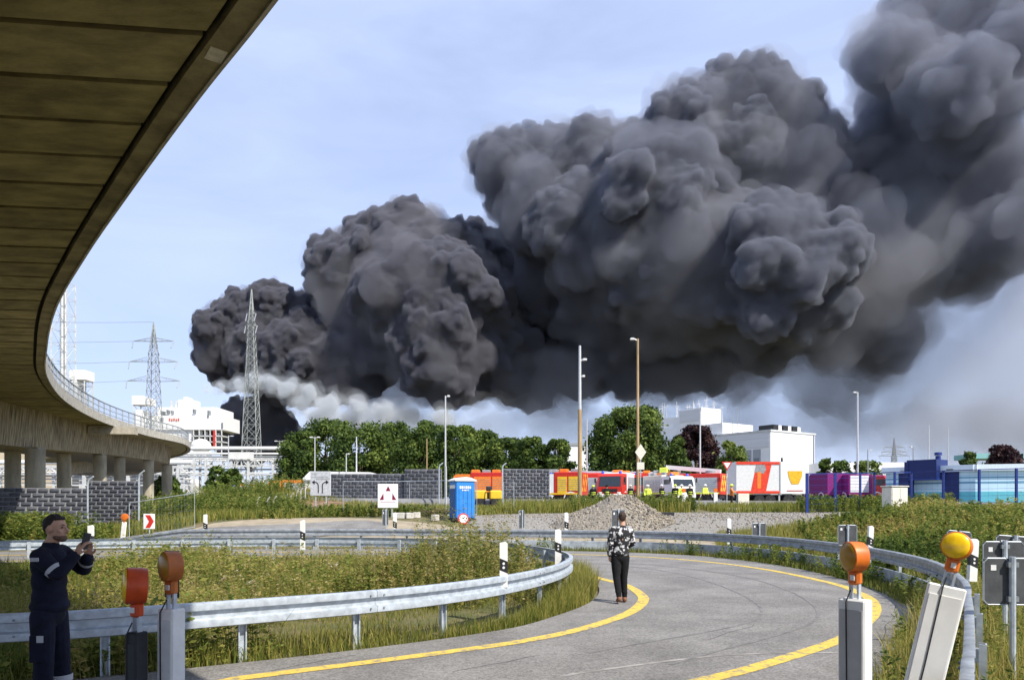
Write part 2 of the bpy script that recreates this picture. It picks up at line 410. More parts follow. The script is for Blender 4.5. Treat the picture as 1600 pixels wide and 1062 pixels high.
# ------------------------------------------------------------------ guardrails
PROF = [(0, .155), (.055, .153), (.078, .14), (.080, .10), (.078, .062), (.018, .044), (.018, -.044), (.078, -.062), (.080, -.10), (.078, -.14), (.055, -.153), (0, -.155)]
def offset_side(c, i, side):
    d = (c[min(i+1, len(c)-1)]-c[max(i-1, 0)]); d.z = 0; d.normalize()
    return Vector((d.y, -d.x, 0))*side, d
def sweep(c, prof, zf, side, t=.006):
    V = []; Fs = []; loop = prof+[(o-t, z*.985) for o, z in prof[::-1]]; n = len(loop)
    for i, p in enumerate(c):
        nr, d = offset_side(c, i, side)
        for o, z in loop: V.append((p.x+nr.x*o, p.y+nr.y*o, zf(p)+z))
        if i:
            for k in range(n):
                k2 = (k+1) % n; Fs.append(((i-1)*n+k, (i-1)*n+k2, i*n+k2, i*n+k))
    Fs.append(tuple(range(n))); Fs.append(tuple(range((len(c)-1)*n, len(c)*n))[::-1])
    return V, Fs
POSTPROF = [(-.05, -.03), (.05, -.03), (.05, .03), (.035, .03), (.035, -.018), (-.035, -.018), (-.035, .03), (-.05, .03)]
def guardrail(root, c, side, ztop, seg=4.0, post=2.0, bm_m=galv, pm=galv, zf=None, posts_from=None):
    zf = zf or (lambda p: ztop-.155)
    n = max(1, int(round(seg/.25)))
    for a in range(0, len(c)-1, n):
        part = c[a:min(a+n+1, len(c))]
        if len(part) < 2: continue
        lift = .007 if (a//n) % 2 else 0
        V, Fs = sweep([p for p in part], [(o+lift, z) for o, z in PROF], zf, side)
        MB().add(V, Fs).build('beam', bm_m, root, smooth=True)
        if a:
            nr, d = offset_side(c, a, side); p = c[a]
            for du in (-.1, .1):
                for z in (.087, -.087):
                    q = p+nr*(.083)+d*du+Vector((0, 0, zf(p)+z)); MB().tube(q, q+nr*.022, .014, .011, 6).build('bolt', galv_dark, root)
    m = int(round(post/.25))
    for a in range(posts_from or m//2, len(c), m):
        nr, d = offset_side(c, a, side); p = c[a]; q = p-nr*.06
        top = zf(p)+.10; b = MB()
        poly = [q+d*u+nr*w_ for u, w_ in POSTPROF]
        g = hz(q.x, q.y)-.15; k = len(poly)
        b.add([(v.x, v.y, g) for v in poly]+[(v.x, v.y, top) for v in poly], [tuple(range(k)), tuple(range(k, 2*k))]+[(i, (i+1) % k, k+(i+1) % k, k+i) for i in range(k)])
        b.box((p.x-nr.x*.015, p.y-nr.y*.015, zf(p)), (.05, .05, .12), (0, 0, math.atan2(d.y, d.x)))
        b.build('post', pm, root)
root = thing('guardrail', 'pale galvanised guardrail curving round the weedy island in front of the man', 'guardrail', (0, 0, 0))
k0 = min(range(len(NEAR_RAIL)), key=lambda i: (NEAR_RAIL[i]-Vector((-4.66, 8.28, 0))).length)
guardrail(root, NEAR_RAIL, 1, .76, post=1.5, posts_from=k0 % 6)
root2 = thing('guardrail', 'long dark steel guardrail with lower plate along the outer edge of the bend', 'guardrail', (0, 0, 0))
def zfar(p):
    return (.82-.155) if p.x > -14 else max(-.12, (.82-.155)*(1-(-14-p.x)/5.0))
guardrail(root2, FAR_RAIL, 1, .82, bm_m=mat('far_rail_steel', (.36, .39, .42), .5, metal=.35, var=.15, scale=6, dirt=.25), zf=zfar)
plate_m = mat('plate_steel', (.47, .51, .55), .6, metal=.2, var=.18, scale=4, dirt=.25)
pp = [p for p in FAR_RAIL if p.x > -2 and p.y > 14.2]
for a in range(0, len(pp)-1, 16):
    part = pp[a:a+17]
    if len(part) < 3: continue
    V, Fs = sweep(part, [(.03, .18), (.05, .17), (.05, -.17), (.03, -.18)], lambda p: .20, 1)
    MB().add(V, Fs).build('underrun_plate', plate_m, root2)
# ------------------------------------------------------------------ smoke: closed hulls filled with volume
srnd = random.Random(3)
def smoke(name, lobes, n1, n2, voxel, dens, col, label, r1=(.25, .45), r2=(.25, .42), disp=((9, 5),), jit=25, fill=.9, aniso=0, depth=None, n3=0, noisy=0, thr=(.32, .66)):
    V = []; Fs = []; n = 0
    def add(c, r, sub):
        nonlocal n
        v, f = ico(sub); V.append(v*r+np.array(c[:])); Fs.append(f+n); n += len(v)
    def rdir():
        while 1:
            d = Vector((srnd.gauss(0, 1), srnd.gauss(0, 1), srnd.gauss(0, 1))).normalized()
            if d.y < .4: return d
    for L in lobes:
        x, y, r = L[:3]; d = (depth(x) if depth else 380)+srnd.uniform(-jit, jit)+(L[3] if len(L) > 3 else 0)
        c = P(x, y, d); rm = r/F*d; add(c, rm*fill, 3)
        for i in range(n1):
            dr = rdir(); ra = rm*srnd.uniform(*r1); c1 = c+dr*(rm*.97-ra*.45); add(c1, ra, 2 if ra < 6 else 3)
            for j in range(n2):
                d2 = (rdir()+dr*.7).normalized(); rb = ra*srnd.uniform(*r2); c2_ = c1+d2*(ra*.97-rb*.35); add(c2_, rb, 2)
                for k in range(n3):
                    d3 = (rdir()+d2*.7).normalized(); rc = rb*srnd.uniform(.3, .45); add(c2_+d3*(rb*.97-rc*.35), rc, 1)
    V = np.concatenate(V); Fs = np.concatenate(Fs)
    me = np_mesh(name, V, Fs, [])
    o = link(name, me)
    m = o.modifiers.new('r', 'REMESH'); m.mode = 'VOXEL'; m.voxel_size = voxel
    for i, (s_, st) in enumerate(disp):
        tx = bpy.data.textures.new('billow', 'CLOUDS'); tx.noise_scale = s_; tx.noise_depth = 2; tx.noise_type = 'HARD_NOISE' if i else 'SOFT_NOISE'
        dm = o.modifiers.new('d', 'DISPLACE'); dm.texture = tx; dm.texture_coords = 'GLOBAL'; dm.strength = st; dm.mid_level = .3 if i else .5
    m = o.modifiers.new('r2', 'REMESH'); m.mode = 'VOXEL'; m.voxel_size = voxel
    nm = bpy.data.meshes.new_from_object(o.evaluated_get(bpy.context.evaluated_depsgraph_get()))
    o.modifiers.clear(); o.data = nm; bpy.data.meshes.remove(me)
    mt = bpy.data.materials.new(name); mt.use_nodes = True; t = mt.node_tree; t.nodes.clear()
    out = t.nodes.new('ShaderNodeOutputMaterial'); pv = t.nodes.new('ShaderNodeVolumePrincipled'); t.links.new(pv.outputs[0], out.inputs['Volume'])
    pv.inputs['Color'].default_value = (*col, 1); pv.inputs['Density'].default_value = dens; pv.inputs['Anisotropy'].default_value = aniso
    if noisy:
        tcn = t.nodes.new('ShaderNodeTexCoord'); nz = t.nodes.new('ShaderNodeTexNoise'); nz.inputs['Scale'].default_value = noisy; nz.inputs['Detail'].default_value = 4
        t.links.new(tcn.outputs['Object'], nz.inputs['Vector'])
        mr = t.nodes.new('ShaderNodeMapRange'); mr.inputs[1].default_value = thr[0]; mr.inputs[2].default_value = thr[1]; mr.inputs[3].default_value = 0; mr.inputs[4].default_value = dens
        t.links.new(nz.outputs[0], mr.inputs[0]); t.links.new(mr.outputs[0], pv.inputs['Density'])
        mt.cycles.volume_step_rate = 6
    else:
        mt.cycles.homogeneous_volume = True
    nm.materials.clear(); nm.materials.append(mt)
    nm.polygons.foreach_set('use_smooth', [True]*len(nm.polygons))
    if not isinstance(label, str): o.parent = label; return o
    return tag(o, label, 'smoke', 'smoke from the burning plant', 'thing')
dep = lambda x: 385-(x-300)*.06
def plume(label): return thing('smoke_plume', label, 'smoke', (0, 380, 0), 0, 'smoke from the burning plant')
def grow(L, k, dd=0): return [(a[0], a[1], a[2]*k, (a[3] if len(a) > 3 else 0)+dd) for a in L]
def at_base(o, root): o.location = (0, -380, 0)
A1 = [(345, 520, 42), (385, 500, 46), (425, 485, 42), (470, 520, 58, 10), (330, 555, 26), (360, 580, 30, 10), (420, 560, 58, -8), (480, 560, 66, -8), (540, 575, 52, -5), (570, 590, 32, -5), (440, 585, 46, -10),
      (375, 650, 28, 12), (410, 655, 42, 12), (390, 690, 40, 12), (435, 690, 38, 12), (355, 690, 20, 12)]
r_ = plume('dense dark cauliflower smoke low behind the lattice pylon')
at_base(smoke('dense_core', A1, 40, 6, .72, 1.1, (.255, .255, .295), r_, disp=((7, 2.5), (3.2, 2.4)), depth=dep, n3=2, jit=9, r1=(.15, .38), r2=(.28, .5)), r_)
at_base(smoke('soft_shell', grow(A1, 1.05), 30, 5, .85, .09, (.30, .295, .325), r_, disp=((7, 4), (3, 2.6)), depth=dep, n3=1, jit=9, r1=(.12, .34), r2=(.28, .5)), r_)
A2 = [(530, 412, 48), (590, 392, 58), (645, 375, 58), (690, 400, 58, 8), (560, 470, 66), (640, 460, 88, -10), (700, 480, 92, -5), (600, 535, 64, 4), (690, 550, 78, -14), (760, 550, 76, 12), (770, 450, 74, 42), (800, 565, 66, 34), (710, 590, 35),
      (500, 440, 25), (740, 400, 50, 40), (820, 510, 60, 50)]
r_ = plume('rounded dark smoke billow above the wood, second from the left')
at_base(smoke('dense_core', A2, 38, 6, .88, .8, (.27, .275, .325), r_, disp=((9, 4), (3.6, 2.8)), depth=dep, n3=2, jit=11, r1=(.13, .36), r2=(.28, .5)), r_)
at_base(smoke('soft_shell', grow(A2, 1.05), 30, 5, 1.3, .07, (.31, .31, .35), r_, disp=((9, 5), (3.4, 3)), depth=dep, n3=1, jit=11, r1=(.12, .34), r2=(.28, .5)), r_)
at_base(smoke('thin_veil', grow(A2, 1.10), 24, 4, 2.0, .03, (.48, .48, .52), r_, disp=((9, 8), (4, 4)), depth=dep, jit=11, r1=(.12, .34), r2=(.28, .5)), r_)
A3 = [(790, 260, 58), (830, 240, 42), (880, 255, 56), (940, 270, 78), (840, 330, 74, -4), (930, 365, 92, -16), (1020, 320, 112, -12), (880, 440, 88, 36), (960, 470, 96, 20), (1050, 420, 112, -8), (900, 550, 72, 42), (980, 555, 68, 36), (830, 600, 40, 40),
      (1070, 200, 66), (1130, 165, 62), (1190, 145, 54), (1230, 180, 56), (1150, 270, 105, -4), (1250, 280, 92, 12), (1130, 400, 112, -4), (1220, 430, 116, -22), (1120, 530, 74, 30), (1200, 510, 70, -4), (1255, 490, 60, -14), (1060, 565, 58, 42), (870, 350, 50, -16), (1000, 430, 60, -18)]
r_ = plume('huge dark grey smoke cloud filling the middle of the sky')
at_base(smoke('dense_core', grow(A3, .97), 34, 6, 1.0, .38, (.30, .315, .375), r_, disp=((12, 7), (4.6, 3.8)), depth=dep, n3=1, jit=14, r1=(.13, .36), r2=(.28, .5)), r_)
at_base(smoke('soft_shell', grow(A3, 1.04), 28, 5, 1.5, .05, (.34, .355, .42), r_, disp=((12, 9), (4, 4)), depth=dep, n3=1, jit=16, r1=(.12, .34), r2=(.28, .5)), r_)
at_base(smoke('thin_veil', grow(A3, 1.10, 4), 22, 4, 2.4, .022, (.52, .53, .58), r_, disp=((14, 14), (5, 6)), depth=dep, jit=16, r1=(.12, .36), r2=(.28, .5)), r_)
A4 = [(1330, 300, 95, 34), (1350, 430, 105, 10), (1300, 520, 66, 10), (1380, 530, 62, 10), (1390, 90, 66), (1460, 50, 90), (1550, 30, 100), (1650, 0, 110), (1420, 210, 96, 42), (1500, 160, 96, -6), (1590, 90, 80), (1480, 290, 100, 10),
      (1560, 290, 72, 0), (1670, 90, 90), (1420, 400, 84, 8), (1500, 410, 72, 6), (1560, 370, 72), (1640, 330, 80), (1700, 250, 80)]
r_ = plume('soft blurred grey smoke drifting out of the picture at upper right')
at_base(smoke('dense_core', grow(A4, .90), 40, 5, 1.4, .12, (.34, .36, .435), r_, disp=((14, 12), (5, 5)), depth=dep, jit=26, r1=(.12, .34)), r_)
at_base(smoke('soft_shell', A4, 22, 5, 2.0, .035, (.38, .40, .475), r_, disp=((16, 16), (6, 6)), depth=dep, jit=24, r1=(.14, .4)), r_)
at_base(smoke('thin_veil', grow(A4, 1.06), 20, 4, 2.6, .022, (.46, .475, .54), r_, disp=((16, 20), (6, 7)), depth=dep, jit=24, r1=(.14, .4)), r_)
at_base(smoke('outer_veil', grow(A4, 1.13), 18, 4, 3.0, .010, (.60, .61, .66), r_, disp=((18, 24), (7, 8)), depth=dep, jit=24, r1=(.14, .4)), r_)
# dark underside that thins out towards the ground
U = [(560+i*47, 588+12*math.sin(i*1.3), 46+8*math.sin(i*2.1)) for i in range(18)]
r_ = plume('dark ragged underside of the smoke above the wood and white building')
at_base(smoke('soft_shell', U, 20, 4, 1.6, .035, (.42, .43, .48), r_, disp=((14, 12), (5, 5)), depth=lambda x: dep(x)+15, jit=14, r1=(.14, .4)), r_)
at_base(smoke('thin_veil', grow(U, 1.3), 20, 4, 2.6, .012, (.50, .52, .58), r_, disp=((14, 16), (5, 6)), depth=lambda x: dep(x)+15, jit=14, r1=(.14, .4)), r_)
# pale haze
HZ = [(1460, 590, 100), (1570, 540, 110), (1350, 630, 60), (1620, 640, 120), (1680, 450, 110), (1500, 660, 100), (1420, 520, 60)]
r_ = plume('thin pale bluish smoke haze hanging at the right behind the slim white mast')
for nm_, k_, dn in (('haze_core', .8, .010), ('haze_shell', 1.0, .0065), ('haze_veil', 1.2, .004)):
    at_base(smoke(nm_, grow(HZ, k_), 22, 4, 3.0, dn, (.72, .75, .82), r_, disp=((18, 22), (7, 8)), depth=lambda x: 350, jit=16, r1=(.14, .42)), r_)
LB_ = [(x, 668+8*math.sin(x*.02), 40+8*math.sin(x*.045)) for x in range(520, 1700, 46)]
r_ = plume('low band of pale smoke lying behind the wood and the white building')
for nm_, k_, dn in (('haze_core', .75, .020), ('haze_shell', 1.0, .012), ('haze_veil', 1.35, .007)):
    at_base(smoke(nm_, grow(LB_, k_), 18, 4, 2.2, dn, (.78, .80, .86), r_, disp=((14, 14), (6, 7)), depth=lambda x: 352, jit=10, r1=(.14, .42)), r_)
WS = [(322, 607, 8), (345, 606, 12), (372, 602, 14), (400, 597, 15), (425, 597, 15), (452, 606, 18), (485, 613, 16), (470, 630, 19), (515, 636, 21), (560, 635, 18), (500, 658, 26), (545, 664, 25), (600, 648, 22), (590, 670, 26), (640, 650, 20), (690, 655, 20)]
r_ = plume('white smoke wisp crossing the dark smoke beside the lattice pylon')
for nm_, k_, dn in (('wisp_core', .72, .30), ('wisp_shell', 1.0, .09), ('wisp_veil', 1.35, .025)):
    at_base(smoke(nm_, grow(WS, k_), 28, 5, .8, dn, (.90, .95, 1.0), r_, disp=((6, 6), (2.6, 2.8)), depth=lambda x: 346-(x-320)*.03, jit=6, r1=(.14, .42)), r_)
# ------------------------------------------------------------------ overpass
EDGE = [(13.5, -11), (9.3, -5.5), (3.2, 1.6), (0, 5.4), (-2.9, 8.9), (-4.7, 11), (-7.5, 14.4), (-10.4, 18), (-14.0, 22.7), (-17.8, 28.3), (-22.3, 35.5), (-26.8, 44.7), (-30.5, 55.4), (-32.5, 66), (-33.6, 76), (-38.5, 88), (-47, 101), (-60, 116)]
FACE = [(11, -14), (6.5, -8.5), (.6, -1.2), (-2.8, 3.2), (-5.6, 6.8), (-7.5, 9.2), (-10.2, 12.6), (-13.1, 16.2), (-16.9, 21.2), (-20.9, 27.2), (-25.5, 34.8), (-30.3, 43.7), (-31.6, 51), (-34.6, 65), (-36.6, 78.5), (-42.6, 92), (-50, 105), (-63, 119)]
ZS = 8.0
bridge = thing('road_overpass', 'curved concrete road overpass sweeping overhead down the left side', 'bridge', (0, 0, 0))
edge = smooth_curve([(a, b, 0) for a, b in EDGE], .5); face = smooth_curve([(a, b, 0) for a, b in FACE], .5)
ey = np.array([p.y for p in edge]); ex = np.array([p.x for p in edge]); fy = np.array([p.y for p in face]); fx = np.array([p.x for p in face])
def EX(y): return float(np.interp(y, ey, ex))
def FX(y): return float(np.interp(y, fy, fx))
# soffit panels: thin cast slabs with recessed joints between them, running back to the far side of the deck
SK = .19
y = -10.0; k = 0
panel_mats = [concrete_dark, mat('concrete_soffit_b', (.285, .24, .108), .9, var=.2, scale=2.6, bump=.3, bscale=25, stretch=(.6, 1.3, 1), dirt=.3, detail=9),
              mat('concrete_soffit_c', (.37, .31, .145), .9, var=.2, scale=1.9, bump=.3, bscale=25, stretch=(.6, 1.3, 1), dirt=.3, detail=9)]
prnd = random.Random(5)
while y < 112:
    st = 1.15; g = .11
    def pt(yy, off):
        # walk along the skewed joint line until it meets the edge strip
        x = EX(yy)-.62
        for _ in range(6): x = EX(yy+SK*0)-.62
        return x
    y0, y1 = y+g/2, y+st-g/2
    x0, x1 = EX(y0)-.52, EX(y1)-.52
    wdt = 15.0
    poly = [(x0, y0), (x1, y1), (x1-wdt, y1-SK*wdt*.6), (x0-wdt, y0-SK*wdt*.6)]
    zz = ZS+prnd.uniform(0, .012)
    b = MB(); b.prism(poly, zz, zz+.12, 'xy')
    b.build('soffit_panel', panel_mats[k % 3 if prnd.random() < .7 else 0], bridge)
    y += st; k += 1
# deck slab above the panels
def strip(name, off0, off1, z0, z1, m, c=edge, a=0, bnd=None, step=1):
    V = []; Fs = []
    cc = c[a:bnd:step]
    for i, p in enumerate(cc):
        nr, d = offset_side(cc, i, 1)
        for o, z in ((off0, z0), (off1, z0), (off1, z1), (off0, z1)): V.append((p.x+nr.x*o, p.y+nr.y*o, z))
        if i:
            for q in range(4): r_ = (q+1) % 4; Fs.append(((i-1)*4+q, (i-1)*4+r_, i*4+r_, i*4+q))
    Fs += [(0, 1, 2, 3), tuple(range(len(cc)*4-4, len(cc)*4))[::-1]]
    return MB().add(V, Fs).build(name, m, bridge)
deckm = mat('concrete_deck', (.06, .052, .035), .9, var=.15, scale=2, bump=.2)
V = []; Fs = []
for i, p in enumerate(edge):
    V += [(p.x-.33, p.y, ZS+.135), (p.x-15, p.y-1.5, ZS+.125), (p.x-15, p.y-1.5, ZS+.5), (p.x-.33, p.y, ZS+.5)]
    if i:
        for q in range(4): r_ = (q+1) % 4; Fs.append(((i-1)*4+q, (i-1)*4+r_, i*4+r_, i*4+q))
MB().add(V, Fs).build('deck_slab', deckm, bridge)
strip('drip_groove', -.56, -.30, ZS+.10, ZS+.13, mat('groove_dark', (.03, .026, .018), .95))
capm = mat('cap_concrete', (.29, .245, .13), .9, var=.22, scale=1.6, bump=.3, bscale=18, dirt=.4, detail=9)
# edge cap cast in lengths
n = 10
for a in range(0, len(edge)-1, n):
    o = strip('edge_cap', -.33, -.03, ZS-.06, ZS+.50, capm, edge, a, min(len(edge), a+n+1))
    o = strip('edge_nose', -.03, .02, ZS-.09, ZS+.52, mat('nose_concrete', (.50, .47, .40), .9, var=.12, scale=3, dirt=.3), edge, a, min(len(edge), a+n+1))
patch_m = mat('repair_mortar', (.62, .58, .48), .9, var=.12, scale=5, bump=.3)
for yy, L in ((9.9, .32),):
    p = Vector((EX(yy)-.21, yy, ZS-.064)); b = MB(); b.box(p, (.22, L, .008), (0, 0, .65)); b.build('mortar_patch', patch_m, bridge)
# box girder below
gm = mat('board_marked_concrete', (.44, .37, .25), .9, var=.30, scale=3.2, bump=.4, bscale=9, stretch=(2.2, 2.2, .10), dirt=.45, detail=6)
def zb(y): return float(np.interp(y, [-20, 43, 51, 65, 78, 130], [5.4, 5.43, 5.6, 6.15, 6.2, 6.2]))
V = []; Fs = []
for i, p in enumerate(face):
    nr, d = offset_side(face, i, 1); z = zb(p.y); q = p-nr*.25
    lw = 7.5
    V += [(p.x, p.y, ZS+.02), (q.x, q.y, z), (q.x-nr.x*lw, q.y-nr.y*lw, z), (p.x-nr.x*lw, p.y-nr.y*lw, ZS+.02)]
    if i:
        for q_ in range(4): r_ = (q_+1) % 4; Fs.append(((i-1)*4+q_, (i-1)*4+r_, i*4+r_, i*4+q_))
Fs += [(0, 1, 2, 3), tuple(range(len(V)-4, len(V)))[::-1]]
gird = MB().add(V, Fs).build('box_girder', gm, bridge)
# board ribs standing proud of the girder face
b = MB()
for i in range(0, len(face)):
    p = face[i]
    if 38 < p.y < 84:
        for u in (0, .25):
            nr, d = offset_side(face, i, 1); z = zb(p.y)
            a0 = p+d*u; bb = a0-nr*.25
            b.bar((a0.x+nr.x*.0, a0.y+nr.y*.0, ZS-.02), (bb.x, bb.y, z+.03), .05, .03, up=nr)
tag(b.build('board_rib', gm, bridge), kind='stuff')
# cross beam under the cantilever
p = Vector((-31.0, 57.5, 0)); b = MB(); b.box((-31.3, 58, ZS-.42), (3.4, .8, .55), (0, 0, .15)); b.build('cross_beam', concrete, bridge)
# piers
pier_m = mat('pier_concrete', (.40, .36, .27), .9, var=.18, scale=1.2, bump=.3, bscale=10, stretch=(1, 1, .35), dirt=.3)
for x, d, r in ((55, 48, .58), (100, 58, .5), (156, 62, .52), (187, 68, .47), (232, 73.5, .5), (261, 82, .55), (-60, 40, .58), (20, 52, .5)):
    p = P(x, 780, d); z0 = hz(p.x, d)-.4; z1 = zb(d)-.12; b = MB()
    b.lathe([(r, 0), (r, z1-z0), (r*1.0, z1-z0)], 20, (p.x, d, z0)); b.box((p.x, d, z1+.06), (r*1.5, r*1.5, .12))
    b.build('pier', pier_m, bridge, smooth=True)
# railing
rp_m = mat('railing_paint', (.42, .45, .46), .5, metal=.3, var=.1)
rail_pts = [p for p in edge if 20 < p.y < 110]
L0 = 0
for i in range(0, len(rail_pts), 3):
    nr, d = offset_side(rail_pts, i, 1); p = rail_pts[i]-nr*.22
    b = MB(); b.bar((p.x, p.y, ZS+.5), (p.x, p.y, ZS+1.52), .06, .06); b.build('railing_post', rp_m, bridge)
for hgt, r in ((1.5, .045), (1.1, .022), (.75, .022)):
    pts = []
    for i in range(0, len(rail_pts), 2):
        nr, d = offset_side(rail_pts, i, 1); p = rail_pts[i]-nr*.22; pts.append((p.x, p.y, ZS+hgt))
    MB().path(pts, r, 6).build('hand_rail' if hgt == 1.5 else 'mid_rail', rp_m, bridge)
b = MB()
for i in range(len(rail_pts)-1):
    for u in (0, .25):
        nr, d = offset_side(rail_pts, i, 1); p = rail_pts[i]-nr*.22+d*u
        b.bar((p.x, p.y, ZS+.55), (p.x, p.y, ZS+1.48), .014, .014)
tag(b.build('baluster', rp_m, bridge), kind='stuff')
# ------------------------------------------------------------------ vegetation helpers
vr = np.random.default_rng(4)
def scatter_pts(poly, n, falloff=1.4, dref=9.0, keep=None):
    a = np.asarray(poly); lo, hi = a.min(0), a.max(0); out = []
    got = 0
    while got < n:
        q = vr.random((n*3, 2))*(hi-lo)+lo
        q = q[inside(q[:, 0], q[:, 1], a)]
        d = np.hypot(q[:, 0], q[:, 1]); q = q[vr.random(len(q)) < np.minimum(1, (dref/np.maximum(d, 1))**falloff)]
        if keep is not None: q = q[keep(q)]
        out.append(q); got += len(q)
        if len(q) == 0: break
    return np.concatenate(out)[:n]
def clumpy(q, s, thr=.5, seed=0):
    """patchiness from a few sine waves"""
    r = np.random.default_rng(seed); v = 0
    for i in range(5):
        a = r.random()*6.28; f = s*(.5+r.random()*1.5); v = v+np.sin((q[:, 0]*math.cos(a)+q[:, 1]*math.sin(a))*f+r.random()*6)
    return v/5*.9+.5
def blades(q, hgt, wid, tint, lean=.35, zofs=-.06):
    n = len(q); z = H(q[:, 0], q[:, 1])+zofs
    az = vr.random(n)*6.283; la = vr.random(n)*6.283; ln = np.abs(vr.normal(0, lean, n))*hgt
    dx, dy = np.cos(az)*wid/2, np.sin(az)*wid/2; lx, ly = np.cos(la)*ln, np.sin(la)*ln
    B = np.stack([q[:, 0], q[:, 1], z], 1); D = np.stack([dx, dy, 0*dx], 1)
    M = B+np.stack([lx*.35, ly*.35, hgt*.55], 1); T = B+np.stack([lx, ly, hgt*(1-.25*np.minimum(1, ln/hgt))], 1)
    V = np.stack([B-D, B+D, M-D*.8, M+D*.8, T], 1).reshape(-1, 3)
    i = np.arange(n)[:, None]*5
    Fs = np.concatenate([i+[0, 1, 3], i+[0, 3, 2], i+[2, 3, 4]], 1).reshape(-1, 3)
    return V, Fs, np.repeat(tint, 5)
def leafy(q, hgt, leaf, nleaf, tint, spread=.22, zofs=-.06, flowers=0):
    """upright weeds: a thin stem with many small leaves"""
    n = len(q); z = H(q[:, 0], q[:, 1])+zofs; la = vr.random(n)*6.283; ln = vr.random(n)*.28*hgt
    B = np.stack([q[:, 0], q[:, 1], z], 1); T = B+np.stack([np.cos(la)*ln, np.sin(la)*ln, hgt], 1)
    w = np.array([.005, 0, 0]); Vs = np.stack([B-w, B+w, T], 1).reshape(-1, 3); Fs = np.arange(n*3).reshape(-1, 3); t0 = np.repeat(tint, 3)
    t = vr.random((n, nleaf))**.8; C = B[:, None]+(T-B)[:, None]*t[..., None]
    sp = (spread*hgt[:, None]*(1.05-t*.75))[..., None]
    dirv = vr.normal(0, 1, (n, nleaf, 3)); dirv[..., 2] = np.abs(dirv[..., 2])*.4; dirv /= np.linalg.norm(dirv, axis=-1, keepdims=True)
    C = C+dirv*sp*vr.random((n, nleaf, 1))
    s = leaf*(.6+vr.random((n, nleaf, 1))*.8)
    side = vr.normal(0, 1, (n, nleaf, 3)); side /= np.linalg.norm(side, axis=-1, keepdims=True)
    L = np.stack([C-dirv*s, C+side*s*.45, C+dirv*s, C-side*s*.45], 2).reshape(-1, 3)
    k = np.arange(n*nleaf)[:, None]*4+len(Vs)
    F2 = np.concatenate([k+[0, 1, 2], k+[0, 2, 3]], 1).reshape(-1, 3)
    tt = np.clip(np.repeat(tint, nleaf)+vr.normal(0, .12, n*nleaf), 0, 1)
    return np.concatenate([Vs, L]), np.concatenate([Fs, F2]), np.concatenate([t0, np.repeat(tt, 4)])
def veg(name, parts, m, label, cat, group=None):
    V = []; Fs = []; T = []; n = 0
    for v, f, t in parts: V.append(v); Fs.append(f+n); T.append(t); n += len(v)
    o = link(name, np_mesh(name, np.concatenate(V), np.concatenate(Fs), m, attr=np.clip(np.concatenate(T), 0, 1)))
    return tag(o, label, cat, group, 'stuff')
grass_m = leaf_mat('grass', [(.06, .10, .017), (.14, .18, .033), (.27, .27, .058), (.44, .37, .10), (.54, .44, .19)], .48)
weed_m = leaf_mat('weed', [(.05, .085, .016), (.11, .16, .03), (.20, .25, .05), (.35, .34, .08), (.44, .34, .12)], .48)
dry_m = leaf_mat('dry_weed', [(.07, .11, .02), (.14, .18, .035), (.25, .25, .06), (.36, .30, .10), (.50, .40, .20)], .4)
isl = [(p.x, p.y) for p in NEAR_RAIL[6:-1:3]]
ISL = [p for p in isl]
def nh(n, a, b): return vr.random(n)*(b-a)+a
def norail(q): return ~inside(q[:, 0], q[:, 1], ROAD_POLY)
# island
q = scatter_pts(ISL, 62000, 1.3, 9, lambda q: (clumpy(q, 1.1, seed=31) > .36) | (vr.random(len(q)) < .35)); c = clumpy(q, .8, seed=1)
hm = np.clip(.05+.40*c, .06, .6)*np.exp(vr.normal(0, .28, len(q)))
p1 = blades(q, hm, nh(len(q), .006, .014)*np.maximum(1, q[:, 1]/13), np.clip(.30+.5*clumpy(q, .6, seed=2)*.8+vr.normal(0, .16, len(q)), 0, 1), .4)
veg('island_grass', [p1], grass_m, 'patchy green and straw coloured grass on the island inside the guardrail', 'grass')
q = scatter_pts(ISL, 5200, 1.0, 10, lambda q: clumpy(q, .55, seed=7) > .45); nq = len(q)
p2 = leafy(q, np.clip(.02+.62*clumpy(q, .9, seed=3), .12, .85)*np.exp(vr.normal(0, .3, nq)), .045, 26, np.clip(.62+vr.normal(0, .2, nq), 0, 1), .3)
veg('island_weeds', [p2], weed_m, 'low leafy green weeds growing among the island grass', 'weeds')
q = scatter_pts(ISL, 1500, .8, 12, lambda q: (clumpy(q, .5, seed=9) > .42) & (q[:, 0] > -8)); nq = len(q)
p3 = leafy(q, nh(nq, .35, .85), .028, 22, np.clip(.6+vr.normal(0, .25, nq), 0, 1), .24)
veg('dry_weeds', [p3], dry_m, 'brownish seeding dry weeds on the island', 'weeds')
TALL = [(-3.4, 14.5), (-2.4, 13.4), (-.6, 13.8), (.3, 15.5), (.4, 18), (-.6, 20.5), (-2.4, 21), (-3.8, 18)]
q = scatter_pts(TALL, 520, .3, 14); nq = len(q)
ed = np.clip(1-np.hypot((q[:, 0]+.9)/2.2, (q[:, 1]-16.8)/3.5), 0, 1)
veg('tall_weeds', [leafy(q, .55+1.25*ed*nh(nq, .6, 1.15), .035, 80, np.clip(.5+vr.normal(0, .18, nq), 0, 1), .16)], dry_m, 'tall bushy weeds rising above the guardrail tip at picture centre', 'weeds')
q = scatter_pts([(-2.6, 15), (-.4, 15), (.1, 18), (-2.2, 18)], 60, .1, 15); nq = len(q)
veg('thistle_stalks', [leafy(q, nh(nq, 1.4, 2.15), .024, 70, np.clip(.55+vr.normal(0, .2, nq), 0, 1), .12)], dry_m, 'thin pale stalks standing up before the blue toilet cabin', 'weeds')
